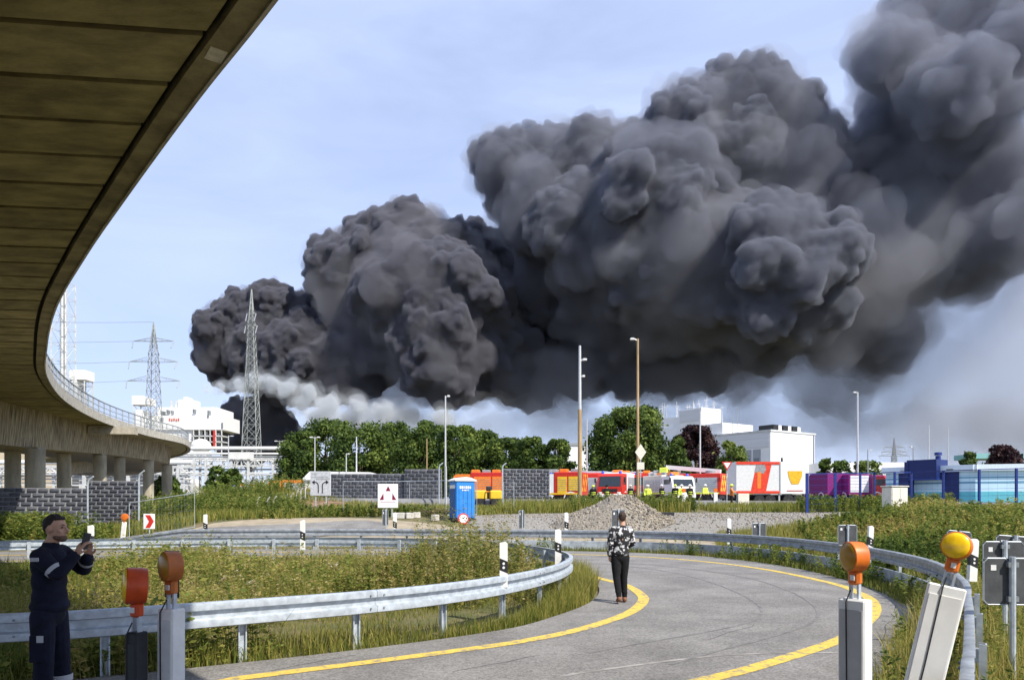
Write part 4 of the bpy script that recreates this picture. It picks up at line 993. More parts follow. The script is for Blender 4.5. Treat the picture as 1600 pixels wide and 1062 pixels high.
# ------------------------------------------------------------------ lamp posts and masts
wood_m = mat('mast_wood', (.42, .29, .15), .8, var=.2, scale=2, stretch=(3, 3, .3)); lamp_grey = mat('lamp_grey', (.55, .56, .56), .45, metal=.2, var=.06)
def mast(label, x, ytop, d, wpx, m=lamp_grey, heads=(), name='street_lamp', cat='street lamp', group=None, upper=None):
    s = d/F; X = (x-800)*s; z0 = hz(X, d)-.3; zt = CZ+(HY-ytop)*s; t = thing(name, label, cat, (X, d, z0), 0, group); h = zt-z0; r_ = wpx*s/2
    b = MB()
    if upper:
        b.tube((0, 0, 0), (0, 0, h*upper), r_*1.1, r_*.95, 10); b.build('post', m, t, smooth=True); MB().tube((0, 0, h*upper), (0, 0, h), r_*.8, r_*.6, 10).build('upper_post', lamp_grey, t, smooth=True)
    else:
        b.tube((0, 0, 0), (0, 0, h), r_*1.15, r_*.75, 10); b.build('post', m, t, smooth=True)
    for (yy, dx, ln) in heads:
        z = CZ+(HY-yy)*s-z0; L = dx*s; b = MB(); b.path([(0, 0, z-.12), (L*.4, 0, z), (L*.55, 0, z+.03)], max(.03, r_*.5), 6); b.build('bracket', lamp_grey, t)
        w_ = abs(L)*.6; sg = 1 if L > 0 else -1
        b = MB(); b.prism([(L*.45, z-.05), (L*.5, z+.10), (L*.95, z+.09), (L, z+.02), (L*.95, z-.05)], -.14, .14); b.build('lamp_head', mat('lamp_head', (.70, .70, .68), .4), t)
    return t
mast('tall brown mast with two small brackets left of the big tree', 906, 540, 55, 6.5, wood_m, [(562, 11, 0), (588, 8, 0)], upper=.62)
mast('tall brown mast with one lamp head rising before the big tree', 996.5, 529, 57, 4.6, wood_m, [(530, -12, 0)])
mast('slim grey lamp post above the toilet cabin', 696, 618, 62, 3, lamp_grey, [(619, 7, 0)])
mast('slim white lamp post right of the white works building', 1340, 612, 80, 3, lamp_grey, [(613, -7, 0)])
mast('thin grey pole in front of the purple leaved tree', 1094, 642, 75, 2.6, lamp_grey, [], 'pole', 'pole')
mast('thin grey pole just right of the brown mast with two brackets', 917, 654, 80, 2.2, lamp_grey, [], 'pole', 'pole')
mast('double headed street lamp above the grey direction sign', 492, 682, 100, 1.8, lamp_grey, [(683, 8, 0), (683, -8, 0)])
mast('double headed street lamp at the left end of the wood', 437, 688, 130, 1.6, lamp_grey, [(689, 8, 0), (689, -8, 0)])
mast('short street lamp before the dark lower smoke', 357, 680, 140, 2, lamp_grey, [(681, 8, 0)])
mast('grey pole with small box top before the wood', 557, 682, 90, 2.4, lamp_grey, [], 'pole', 'pole')
mast('short hooked street lamp behind the grey direction sign', 541, 708, 85, 2, lamp_grey, [(709, 5, 0)])
mast('rusty thin pole among the trees of the wood', 667, 685, 95, 1.8, wood_m, [], 'pole', 'pole')
mast('small lamp post above the blue canopy', 1427, 697, 90, 2, steel_grey, [(698, -5, 0)])
mast('far white flagpole above the blue building', 1481, 666, 120, 1.6, lamp_grey, [], 'flagpole', 'pole'); mast('fainter far pole left of the white flagpole', 1452, 664, 200, 1.2, lamp_grey, [], 'flagpole', 'pole')
mast('far lamp with flat head between bushes', 1356, 702, 120, 2, steel_grey, [(703, 6, 0)])
mast('wooden post with white box behind the toilet cabin', 697, 728, 60, 3, lamp_grey, [], 'pole', 'pole')
# ------------------------------------------------------------------ block screens, fences
block_mats = [mat('block_%d' % i, c, .9, var=.22, scale=7, bump=.5, bscale=14) for i, c in enumerate(((.085, .09, .105), (.06, .063, .078), (.115, .12, .138), (.072, .077, .098)))]
mortar = mat('mortar_grey', (.23, .235, .25), .95, var=.1, scale=4)
_blk = {}
def block_screen(label, A, B_, z0, z1, bw, bh, seed=0):
    A, B_ = Vector((*A, 0)), Vector((*B_, 0)); d = (B_-A); L = d.length; d.normalize(); ang = math.atan2(d.y, d.x)
    t = thing('block_screen', label, 'wall', (A.x, A.y, z0), ang)
    MB().box((L/2, .09, (z1-z0)/2), (L, .10, z1-z0)).build('backing', mortar, t)
    nr, ncol = max(1, int(round((z1-z0)/bh))), max(1, int(round(L/bw))); bh2, bw2 = (z1-z0)/nr, L/ncol; r = random.Random(seed)
    def blk(w, mi):
        key = (round(w, 3), round(bh2, 3), mi)
        if key not in _blk:
            o = MB().box((0, 0, 0), (w-bw2*.18, .10, bh2*.68), None, .025).build('brick', block_mats[mi]); _blk[key] = o.data; bpy.data.objects.remove(o)
        return _blk[key]
    for j in range(nr):
        off = bw2/2 if j % 2 else 0; x = -off if off else 0
        while x < L-.01:
            xa, xb = max(0, x), min(L, x+bw2); w = xb-xa
            if w > .12:
                o = bpy.data.objects.new('brick', blk(w, r.randrange(4))); COL.objects.link(o); o.parent = t; o.location = ((xa+xb)/2, r.uniform(-.012, .012), (j+.5)*bh2)
            x += bw2
    return t
def onp(x, d): return ((x-800)/F*d, d)
block_screen('grey block wall behind the man, partly in the shadow of the overpass', onp(-60, 39), onp(137, 41), -.15, 2.75, .52, .232, 1)
block_screen('grey block wall stepping up beside the overpass piers', onp(137, 44), onp(218, 44.5), 0, 3.25, .5, .24, 2)
block_screen('long grey block screen behind the triangle board', onp(500, 63), onp(632, 62.4), .9, 4.4, .62, .30, 3)
block_screen('taller short block screen left of the toilet cabin', onp(632, 62), onp(690, 61.7), .9, 4.75, .62, .30, 5)
block_screen('short grey block screen right of the blue toilet cabin', onp(787, 61), onp(859, 62), 1.2, 4.75, .58, .28, 4)
def bent_post(label, x, d, ytop, side=1):
    s = d/F; X = (x-800)*s; z0 = hz(X, d)-.2; zt = CZ+(HY-ytop)*s
    o = MB().path([(X, d, z0), (X, d, zt-.5), (X+.06*side, d, zt-.2), (X+.32*side, d, zt)], .05, 8).build('bent_post', galv, smooth=True); tag(o, label, 'fence post')
bent_post('bent-topped steel post at the right end of the left block wall', 217, 43, 735); bent_post('bent-topped steel post between the two left block walls', 137, 41, 744)
bent_post('bent-topped steel post left of the toilet cabin', 686, 60, 723); bent_post('bent-topped steel post at the short block screen', 785, 58, 723)
def mesh_fence(label, pts, h, m=galv, dx=.16, dz=.3, post=True):
    """temporary site fence: each panel frame with its mesh"""
    t = thing('mesh_fence', label, 'fence')
    for a, b_ in zip(pts[:-1], pts[1:]):
        A, B_ = Vector((*a, 0)), Vector((*b_, 0)); za, zb2 = hz(*a), hz(*b_); L = (B_-A).length; fr = MB()
        A.z = za+.08; B_.z = zb2+.08; up = Vector((0, 0, h))
        fr.path([A, A+up, B_+up, B_, A], .021, 6); f = fr.build('panel_frame', m, t, smooth=True); w = MB(); n = int(L/dx)
        for i in range(1, n): p_ = A.lerp(B_, i/n); w.bar(p_, p_+up, .0028)
        for k in range(1, int(h/dz)): w.bar(A+up*(k*dz/h), B_+up*(k*dz/h), .0028)
        tag(w.build('wire_mesh', m, f), kind='stuff')
    return t
mesh_fence('see-through site fence beside the block wall at left', [onp(202, 38), onp(304, 38)], 1.75)
mesh_fence('see-through site fence in front of the long block screen', [onp(536, 45), onp(640, 45), onp(697, 43), onp(745, 44)], 2.0)
mesh_fence('low site fence panel before the short block screen', [onp(787, 50), onp(803, 50)], 2.0)
# concrete fence posts with angled tops
cp = MB(); cp.path([(0, 0, -.2), (0, 0, .85), (.18, -.05, 1.1)], [.055, .05, .045], 6); cpm = cp.build('tmp', concrete_light).data; bpy.data.objects.remove(bpy.data.objects['tmp'])
ords = ['leftmost', 'second', 'third', 'fourth', 'fifth', 'sixth', 'seventh', 'eighth', 'ninth', 'tenth']
for i, (x, d) in enumerate(((402, 48), (418, 48.5), (428, 50), (437, 52), (446, 54), (455, 56), (463, 58), (470, 60), (477, 62))):
    X, Y = onp(x, d); o = link('concrete_post', cpm); o.location = (X, Y, hz(X, Y)); tag(o, '%s of the pale angled concrete fence posts left of the block screen' % ords[i], 'fence post', 'angled concrete posts')
pts = [onp(x, d) for x, d in ((402, 48), (418, 48.5), (428, 50), (437, 52), (446, 54), (455, 56), (463, 58), (470, 60), (477, 62))]
b = MB()
for zz in (.3, .55, .8): b.path([(a, c, hz(a, c)+zz) for a, c in pts], .008, 4)
tag(b.build('fence_wire', galv_dark), 'wires strung along the angled concrete posts', 'wire')
# ------------------------------------------------------------------ toilet cabin
blue_pl = mat('cabin_blue', (.03, .22, .62), .45, var=.06, scale=4); shaded_pl = mat('cabin_shaded_blue', (.02, .09, .27), .5, var=.1)  # navy copy of the blue carries the shade of the cabin's left side
X, Y = onp(722, 40); tc_ = thing('toilet_cabin', 'bright blue portable toilet cabin with white roof', 'toilet cabin', (X, Y, hz(X, Y)-.05), R(24))
b = MB(); b.box((0, 0, 1.12), (1.08, 1.12, 2.0), None, .05); b.build('body', blue_pl, tc_)
b = MB()
for i in range(5): b.box((-.4+i*.2, -.575, 1.1), (.035, .03, 1.7))
b.build('front_rib', shaded_pl, tc_) if False else None
for i in range(4): MB().box((-.36+i*.24, -.572, .95), (.05, .03, 1.5), None, .01).build('panel_rib', blue_pl, tc_)
for i in range(4): MB().box((-.552, -.4+i*.26, .95), (.03, .05, 1.6), None, .01).build('panel_rib', blue_pl, tc_)
MB().box((-.556, .0, 1.8), (.02, .8, .22)).build('side_vent', white_plastic, tc_); MB().box((-.56, 0, .98), (.012, .72, 1.5)).build('door', shaded_pl, tc_)
b = MB(); b.prism([(-.6, 2.12), (.6, 2.12), (.6, 2.18), (.3, 2.30), (0, 2.34), (-.3, 2.30), (-.6, 2.18)], -.62, .62); b.build('roof', white_plastic, tc_)
MB().box((0, 0, .06), (1.12, 1.16, .12)).build('skid', black_plastic, tc_)
lg = MB()
for x0, w in ((-.30, .09), (-.18, .09), (-.06, .04), (.04, .09), (.16, .09), (.27, .04)):
    lg.box((x0, -.575, 1.78), (w, .012, .14))
for x0, w in ((-.16, .1), (-.03, .12), (.12, .1)): lg.box((x0, -.575, 1.63), (w, .012, .06))
tag(lg.build('lettering', white_paint, tc_), kind='stuff')
# ------------------------------------------------------------------ signs
def board_sign(name, label, x, d, z0, w, h, posts, face, rz=0, thick=.04, cat='sign', tilt=0):
    X, Y = onp(x, d); g = hz(X, Y); t = thing(name, label, cat, (X, Y, g-.1), rz)
    bo = MB().box((0, 0, z0-g+.1+h/2), (w, thick, h), None, .012).build('board', face, t); bo.rotation_euler = (0, tilt, 0)
    for px_ in posts: MB().tube((px_, .06, -.2), (px_, .06, z0-g+.1+h*.9), .038, None, 8).build('post', galv, t, smooth=True)
    return t, bo, z0-g+.1
X, Y = onp(606, 42); zb0 = CZ-(793-HY)/(F/42)
t, bo, z = board_sign('info_board', 'white board with three dark red triangles before the block screen', 606, 42, zb0, 1.15, 1.36, (-.1, .22), sign_white)
maroon = mat('maroon_print', (.22, .01, .05), .5)
for (cx, cz, k) in ((.02, 1.08, 0), (-.33, .62, 1), (.35, .62, 2)):
    tri = {0: [(-.14, -.12), (.14, -.12), (0, .16)], 1: [(-.13, -.16), (.10, -.16), (.08, .20)], 2: [(-.10, -.16), (.13, -.16), (-.08, .20)]}[k]
    MB().prism([(cx+a_, z+cz+c_) for a_, c_ in tri], -.030, -.022).build('triangle_mark', maroon, t)
b = MB()
for i in range(13): b.box((-.38+i*.064, -.026, z+.34), (.045, .006, .05))
tag(b.build('small_lettering', mat('faint_print', (.6, .42, .42), .6), t), kind='stuff')
t, bo, z = board_sign('direction_sign', 'grey-white direction sign with left and right turn arrows', 501, 55, CZ+(HY-774)/21, 1.58, 1.8, (-.4, .4), mat('grey_white_face', (.62, .64, .66), .5, var=.05), rz=R(-6))
def arrow(sg, x0):
    pts = [(x0, .0, z+.18), (x0, 0, z+.78), (x0-sg*.06, 0, z+.92), (x0-sg*.2, 0, z+1.0), (x0-sg*.30, 0, z+1.0)]
    b = MB()
    for a_, c_ in zip(pts[:-1], pts[1:]): b.bar((a_[0], -.028, a_[2]), (c_[0], -.028, c_[2]), .075, .012, up=(0, 1, 0))
    xx = x0-sg*.28; b.prism([(xx, z+.84), (xx, z+1.16), (xx-sg*.22, z+1.0)], -.034, -.022); b.build('arrow', black_paint, t)
arrow(1, -.17); arrow(-1, .14)
b = MB()
for zz, n_, xo in ((1.58, 4, -.62), (1.38, 14, -.64), (1.24, 12, -.30)):
    for i in range(n_): b.box((xo+i*.09, -.026, z+zz), (.06, .006, .085 if (i*7) % 3 else .12))
tag(b.build('place_lettering', mat('grey_print', (.33, .34, .36), .6), t), kind='stuff')
MB().box((0, -.022, z+.9), (1.5, .004, 1.72)).build('face_border', mat('face_rim', (.55, .57, .6), .5), t)
# chevron sign
X, Y = onp(233, 36); t = thing('chevron_sign', 'small white sign with red chevron beside the road end', 'sign', (X, Y, hz(X, Y)-.1), R(10))
zc = CZ-(826-HY)/(F/36)-(hz(X, Y)-.1)
MB().box((0, 0, zc+.37), (.52, .03, .74), None, .01).build('board', sign_white, t); MB().tube((0, .05, -.2), (0, .05, zc+.7), .035).build('post', galv, t)
MB().prism([(-.17, zc+.06), (.05, zc+.06), (.22, zc+.37), (.05, zc+.68), (-.17, zc+.68), (0, zc+.37)], -.026, -.017).build('chevron', red_paint, t)
# leaning warning lamp
X, Y = onp(190, 33); t = thing('warning_beacon', 'small leaning white post with orange lamp in the weeds at left', 'beacon', (X, Y, hz(X, Y)-.1)); t.rotation_euler = (0, R(6), 0)
MB().box((0, 0, .55), (.22, .06, 1.3), None, .02).build('board', white_plastic, t); b = MB(); b.lathe([(.07, -.08), (.15, -.06), (.15, .06), (.07, .08)], 16, (0, 0, 1.42), (R(90), 0, 0)); b.build('lamp', orange_plastic, t, smooth=True); MB().box((0, 0, 1.24), (.07, .07, .12)).build('bracket', orange_plastic, t)
# diamond priority sign
X, Y = onp(1001, 56); s = F/56; t = thing('priority_sign', 'pale diamond sign on a pole in front of the big tree', 'sign', (X, Y, hz(X, Y)-.2), 0); zz = CZ+(HY-706)/s-(hz(X, Y)-.2)
MB().tube((0, .05, 0), (0, .05, zz+.5), .04).build('post', galv, t); MB().prism([(-.42, zz), (0, zz-.62), (.42, zz), (0, zz+.62)], -.02, .02).build('plate', cream_paint, t); MB().box((0, 0, zz-1.05), (.55, .03, .55), None, .01).build('lower_plate', cream_paint, t)
X, Y = onp(1136, 58); s = F/58; t = thing('give_way_sign', 'small give way triangle on a pole before the container trailer', 'sign', (X, Y, hz(X, Y)-.2), 0); zz = CZ+(HY-727)/s-(hz(X, Y)-.2)
MB().tube((0, .05, 0), (0, .05, zz+.3), .035).build('post', galv, t); MB().prism([(-.42, zz+.3), (.42, zz+.3), (0, zz-.4)], -.02, .02).build('plate', red_paint, t); MB().prism([(-.27, zz+.22), (.27, zz+.22), (0, zz-.22)], -.028, -.021).build('plate_face', sign_white, t)
# grey chevron-sign backs along the outer rail
def sign_seen_from_behind(label, x, ytop, d, w=.5, h=.5, rz=0, double=True, tilt=0):
    s = F/d; X = (x-800)/s; g = hz(X, d); zt = CZ-(ytop-HY)/s; t = thing('road_sign', label, 'sign', (X, d, g-.1), rz, 'grey sign backs along the bend'); t.rotation_euler = (0, tilt, rz); z1 = zt-g+.1; z0 = z1-h
    for sx in (-1, 1):
        b = MB(); b.box((sx*w*.265, 0, (z0+z1)/2), (w*.47, .012, h), None, .004); pn = b.build('panel', sign_back, t)
        fr = MB(); c = .04; xa, xb = sx*w*.265-w*.235, sx*w*.265+w*.235
        fr.path([(xa+c, 0, z0), (xb-c, 0, z0), (xb, 0, z0+c), (xb, 0, z1-c), (xb-c, 0, z1), (xa+c, 0, z1), (xa, 0, z1-c), (xa, 0, z0+c), (xa+c, 0, z0)], .009, 5); fr.build('rim', galv, pn)
        MB().box((sx*w*.265-.06*w, -.009, z1-h*.2), (w*.10, .004, h*.12)).build('sticker', sign_white, pn) if sx < 0 else None
    MB().tube((0, -.035, -.15), (0, -.035, z1+.02), .03, None, 8).build('post', galv, t, smooth=True); MB().box((0, -.03, z1-.06), (.10, .05, .05)).build('clamp', galv_dark, t); MB().box((0, -.03, z0+.06), (.10, .05, .05)).build('clamp', galv_dark, t)
    return t
sign_seen_from_behind('largest dark grey sign back at the lower right edge', 1579, 872, 7.4, .52, .46, R(-4))
sign_seen_from_behind('dark grey sign back just behind the largest one', 1568, 846, 9.6, .50, .5, R(-6))
sign_seen_from_behind('grey sign back with pale rim topmost at the right edge', 1574, 837, 11.5, .52, .5, R(-10), tilt=R(4))
sign_seen_from_behind('tilted grey sign back right behind the leaning beacon', 1488, 829, 16.4, .5, .5, R(-6), tilt=R(6))
sign_seen_from_behind('small grey sign back above the upright orange beacon', 1324, 820, 20.4, .52, .55, 0)
sign_seen_from_behind('small grey sign back left of the yellow grass patch', 1186, 817, 26.5, .52, .6, R(8))
sign_seen_from_behind('grey sign back half hidden by the walking person', 966, 796, 31.5, .62, .8, R(20))
sign_seen_from_behind('narrow grey sign back before the gravel heap at left', 815, 797, 33, .42, .8, R(55))
sign_seen_from_behind('grey sign back under the triangle board', 602, 796, 33.2, .34, .7, R(50))
# delineator posts
def delineator(label, x, ytop, d, h=.62, w=.12, zbase=None, lean=0, rz=0):
    s = F/d; X = (x-800)/s; zt = CZ-(ytop-HY)/s; t = thing('delineator_post', label, 'delineator', (X, d, zt-h), rz, 'white delineator posts'); t.rotation_euler = (0, lean, rz)
    y0, y1 = -.05, .05; w2 = w/2
    MB().prism([(-w2, h*.52), (w2, h*.42), (w2, h*.94), (w2*.4, h), (-w2, h*.97)], y0, y1).build('head', white_plastic, t)
    MB().prism([(-w2, h*.16), (w2, h*.06), (w2, h*.42), (-w2, h*.52)], y0+.001, y1-.001).build('band', black_plastic, t)
    MB().prism([(-w2, -h*.35), (w2, -h*.35), (w2, h*.06), (-w2, h*.16)], y0, y1).build('foot', white_plastic, t)
    for zz in (.2, .32): MB().lathe([(.022, 0), (.02, .008)], 10, (0, y0+.001, h*zz+.02), (R(90), 0, 0)).build('reflector', white_paint, t)
    return t
delineator('black and white delineator nearest, standing at the island guardrail', 787, 846, 12.15, .55, .13)
delineator('delineator at the very tip of the island guardrail', 872, 826, 17.6, .62, .15)
delineator('white delineator standing on the back rail of the island', 473, 812, 25, .75, .15)
delineator('delineator at the sloping end of the outer guardrail', 321, 803, 33, .75, .15)
delineator('delineator beside the triangle board', 617, 800, 34, .8, .17)
delineator('delineator left of the gravel heap foot', 885, 800, 32.5, .8, .17)
delineator('delineator in front of the sand patch right of the heap', 1139, 809, 28.4, .75, .15)
delineator('delineator right of the upright orange beacon', 1359, 821, 20.3, .62, .13, lean=R(3))
delineator('tall delineator beside the right hand sign backs', 1519, 841, 13.6, .58, .14, lean=R(3))
delineator('plain white post behind the raised phone', 142, 820, 24.6, .62, .17)
# ------------------------------------------------------------------ gravel heap
X0, Y0 = onp(962, 37.5); hr = np.random.default_rng(2)
n = 70; gxx, gyy = np.meshgrid(np.linspace(-3.9, 4.3, n), np.linspace(-2.6, 2.6, n)); rr = np.sqrt((gxx/np.where(gxx < 0, 3.3, 2.9))**2+(gyy/2.4)**2)
hh = 1.5*np.clip(1-rr, 0, 1)**.85*(1+.12*np.sin(gxx*1.7+.5)+.08*np.sin(gyy*3+gxx))+hr.normal(0, .022, gxx.shape)
hh = np.minimum(hh, 1.38+.06*hr.normal(0, 1, gxx.shape)*.3)
base = H(gxx+X0, gyy+Y0); zz = base+hh-.06
idx = np.arange(n*n).reshape(n, n); Fq = np.stack([idx[:-1, :-1], idx[:-1, 1:], idx[1:, 1:], idx[1:, :-1]], -1).reshape(-1, 4)
heap_m = mat('heap_gravel', (.33, .29, .225), .95, scale=16, bump=1.0, bscale=22, detail=10, col2=(.13, .12, .11))
hp = thing('gravel_heap', 'broad heap of grey brown gravel behind the walking person', 'gravel heap', (X0, Y0, 0))
link('heap', np_mesh('heap', np.stack([gxx.ravel(), gyy.ravel(), zz.ravel()], 1), Fq, heap_m, smooth=True), hp)
v0, f0 = ico(1); ns = 5200; V = []; sel = hr.random((ns*3, 2))*[8.4, 4.6]-[4, 2.3]; rr2 = np.sqrt((sel[:, 0]/np.where(sel[:, 0] < 0, 3.35, 2.95))**2+(sel[:, 1]/2.4)**2); sel = sel[rr2 < 1.02][:ns]
iu = ((sel[:, 0]+3.9)/8.2*(n-1)).astype(int).clip(0, n-1); iv = ((sel[:, 1]+2.6)/5.2*(n-1)).astype(int).clip(0, n-1); sz = zz[iv, iu]
sr = hr.uniform(.025, .075, len(sel)); V = v0[None]*sr[:, None, None]*hr.uniform(.6, 1.3, (len(sel), 1, 3))+np.stack([sel[:, 0], sel[:, 1], sz], 1)[:, None]
Fs = (f0[None]+(np.arange(len(sel))*len(v0))[:, None, None]).reshape(-1, 3)
stone_l = leaf_mat('heap_stone', [(.09, .085, .08), (.18, .16, .135), (.27, .23, .17), (.40, .35, .28)], .0, .9)
tag(link('stones', np_mesh('stones', V.reshape(-1, 3), Fs, stone_l, attr=np.repeat(hr.random(len(sel)), len(v0))), hp), kind='stuff')
sel = hr.random((2600, 2))*[24, 14]+[-2, 34.5]; sel = sel[inside(sel[:, 0], sel[:, 1], np.array([(-1, 35.5), (6, 34), (11, 31.5), (14, 34), (19, 40), (21, 46), (12, 49), (4, 49.5), (-1, 47), (-3, 42)]))]
V = v0[None]*hr.uniform(.02, .06, len(sel))[:, None, None]*hr.uniform(.6, 1.3, (len(sel), 1, 3))+np.stack([sel[:, 0], sel[:, 1], H(sel[:, 0], sel[:, 1])-.01], 1)[:, None]
Fs = (f0[None]+(np.arange(len(sel))*len(v0))[:, None, None]).reshape(-1, 3)
tag(link('loose_gravel', np_mesh('loose_gravel', V.reshape(-1, 3), Fs, stone_l, attr=np.repeat(hr.random(len(sel)), len(v0)))), 'loose stones strewn over the gravel yard', 'gravel', None, 'stuff')
# planks and kerbs lying by the yard
for i, (x, d, L, rz_, m, lab, y_) in enumerate(((1170, 52, 3.2, .05, mat('plank', (.45, .33, .2), .8, var=.2), 'long brown plank lying before the container trailer', 0), (1165, 50, 2.6, -.1, concrete_light, 'pale kerb stone lying in front of the brown plank', 0), (1030, 44, 1.8, .1, black_plastic, 'black pipe length lying right of the gravel heap', 0))):
    X, Y = onp(x, d); b = MB(); b.box((0, 0, .12), (L, .25, .2), None, .03); o = b.build('plank' if i == 0 else 'kerb_stone' if i == 1 else 'pipe_length', m); o.location = (X, Y, hz(X, Y)-.03); o.rotation_euler = (0, 0, rz_); tag(o, lab, 'plank' if i == 0 else 'kerb' if i == 1 else 'pipe')
for i, (x, d, lab) in enumerate(((626, 41, 'pale block left of the row under the triangle board'), (640, 41, 'pale block in the middle of the row under the triangle board'), (650, 41.3, 'pale block right of the row under the triangle board'), (680, 40, 'whitish block before the dark brush pile'))):
    X, Y = onp(x, d); o = MB().box((0, 0, .16), (.45, .3, .34), None, .03).build('concrete_block', concrete_light); o.location = (X, Y, hz(X, Y)-.04); o.rotation_euler = (0, 0, i*.4); tag(o, lab, 'concrete block', 'blocks before the site fence')
X, Y = onp(690, 42); b = MB()
for i in range(70):
    p0 = Vector((rnd.uniform(-1, 1), rnd.uniform(-.4, .4), rnd.uniform(0, .35))); b.tube(p0, p0+Vector((rnd.uniform(-.8, .8), rnd.uniform(-.4, .4), rnd.uniform(-.1, .4))), .018, .008, 4)
o = b.build('brush_pile', bark); o.location = (X, Y, hz(X, Y)-.03); tag(o, 'dark pile of cut branches left of the toilet cabin', 'branches', None, 'stuff')
for lab, x, d, m, sz_ in (('blue tarpaulin bundle lying by the side road', 487, 44, mat('tarp_blue', (.03, .05, .25), .6, var=.2), (1.4, .5, .3)), ('orange yellow sheet lying right of the blue bundle', 522, 44, mat('sheet_orange', (.75, .42, .08), .7, var=.15), (1.5, .6, .14))):
    X, Y = onp(x, d); me = MB(); me.box((0, 0, sz_[2]/2), sz_, None, .08); me.box((.3, .1, sz_[2]*.7), (sz_[0]*.4, sz_[1]*.7, sz_[2]*.8), (0, .1, .4), .05); o = link('tarpaulin', remeshed(me, .05, 2)); o.data.materials.append(m); o.location = (X, Y, hz(X, Y)-.02); tag(o, lab, 'tarpaulin')
X, Y = onp(724, 38.6); t = thing('speed_sign', 'round red rimmed sign lying against the toilet cabin', 'sign', (X, Y, hz(X, Y)+.28)); MB().lathe([(.30, -.012), (.30, .012)], 24, (0, 0, 0), (R(78), 0, .2)).build('disc', red_paint, t); MB().lathe([(.22, .014), (.22, .022)], 24, (0, 0, 0), (R(78), 0, .2)).build('face', sign_white, t)
# ------------------------------------------------------------------ blue fence, cabinet, substation
fence_blue = mat('fence_blue', (.014, .035, .20), .45, var=.08); navy = mat('door_blue', (.008, .022, .12), .5, var=.08)
bf = thing('blue_fence', 'dark blue mesh fence with square posts in front of the purple trucks', 'fence')
FP = [(1261, 46), (1305, 47), (1344, 48), (1366, 49), (1398, 47), (1424, 48), (1474, 45), (1530, 43), (1588, 42.5), (1640, 42)]
for i, (x, d) in enumerate(FP):
    X, Y = onp(x, d); g = hz(X, Y); MB().box((X, Y, g+1.2), (.16 if i < 2 else .11, .12, 2.5)).build('post', fence_blue, bf)
for (x0, d0), (x1, d1) in zip(FP[:-1], FP[1:]):
    A, B_ = Vector((*onp(x0, d0), 0)), Vector((*onp(x1, d1), 0)); A.z = hz(A.x, A.y)+.1; B_.z = hz(B_.x, B_.y)+.1; w = MB(); L = (B_-A).length
    for zz in (.05, .42, .8, 1.2, 1.6, 2.0, 2.25): w.bar(A+Vector((0, 0, zz)), B_+Vector((0, 0, zz)), .014)
    w.bar(A+Vector((0, 0, 2.32)), B_+Vector((0, 0, 2.32)), .05)
    n_ = int(L/.45)
    for i in range(1, n_): p_ = A.lerp(B_, i/n_); w.bar(p_, p_+Vector((0, 0, 2.3)), .004)
    tag(w.build('mesh_panel', fence_blue, bf), kind='stuff')
X, Y = onp(1398, 41); t = thing('electric_cabinet', 'cream electric cabinet in the weeds before the blue canopy', 'cabinet', (X, Y, hz(X, Y)), R(18)); MB().box((0, 0, .72), (1.15, .7, 1.6), None, .03).build('body', cream_paint, t); MB().box((0, 0, 1.56), (1.25, .8, .08), None, .02).build('lid', concrete_light, t)
for sx in (-1, 1): dr = MB().box((sx*.27, -.36, .8), (.5, .02, 1.3), None, .008).build('door', cream_paint, t); MB().box((sx*.06, -.38, .8), (.03, .03, .14)).build('handle', black_plastic, dr)
pale = mat('pale_blue_render', (.56, .78, .89), .7, var=.04, scale=.6); teal = mat('teal_band', (.13, .50, .58), .7, var=.05); band = mat('mid_blue_band', (.16, .36, .50), .7, var=.05); fascia = mat('pale_fascia', (.74, .84, .90), .6, var=.04)
sb = thing('substation', 'pale blue substation building with dark blue doors at right', 'building')
C0 = onp(1384, 69); C1 = onp(1524, 63); C2 = onp(1720, 60)
def wing(A, B_, z0, z1, dep_, doors):
    A, B_ = Vector((*A, 0)), Vector((*B_, 0)); d = B_-A; L = d.length; d.normalize(); nr = Vector((d.y, -d.x, 0))     # nr faces the camera side
    def slab(name, m, u0, u1, za, zb_, o0, o1, par=None):
        vs = [A+d*u+nr*o for u, o in ((u0, o0), (u1, o0), (u1, o1), (u0, o1))]; b = MB(); b.add([(v.x, v.y, za) for v in vs]+[(v.x, v.y, zb_) for v in vs], [(0, 3, 2, 1), (4, 5, 6, 7), (0, 1, 5, 4), (1, 2, 6, 5), (2, 3, 7, 6), (3, 0, 4, 7)]); return b.build(name, m, par or sb)
    slab('wall', pale, 0, L, z0, z1, -dep_, 0); slab('lower_band', teal, 0, L, z0, z0+1.15, 0, .02); slab('stripe', band, 0, L, z0+1.85, z0+2.0, 0, .015); slab('stripe', band, 0, L, z0+2.3, z0+2.42, 0, .015)
    slab('fascia', fascia, -.25, L+.25, z1-.1, z1+.45, -dep_, .3)
    for u0, u1 in doors:
        dd = slab('door', navy, u0, u1, z0, z0+2.9, .02, .09)
        for k in range(5): slab('door_rail', fence_blue, u0, u1, z0+.4+k*.55, z0+.45+k*.55, .09, .11, dd)
        slab('door_lamp', lamp_grey, (u0+u1)/2-.3, (u0+u1)/2+.3, z0+3.0, z0+3.15, .0, .3)
    return slab
g0 = 1.75
sl_ = wing(C0, C1, g0, 4.75, 6, [(1.2, 2.3), (5.0, 6.3)]); wing(C1, C2, g0, 4.75, 9, [])
sl_('canopy', navy, 2.4, 4.9, 4.1, 5.75, -1.2, 1.1); sl_('canopy_side', navy, 2.2, 2.55, g0, 5.6, 0.02, 1.15); sl_('canopy_skirt', fence_blue, 2.35, 4.95, 3.95, 4.1, -1.0, 1.15)
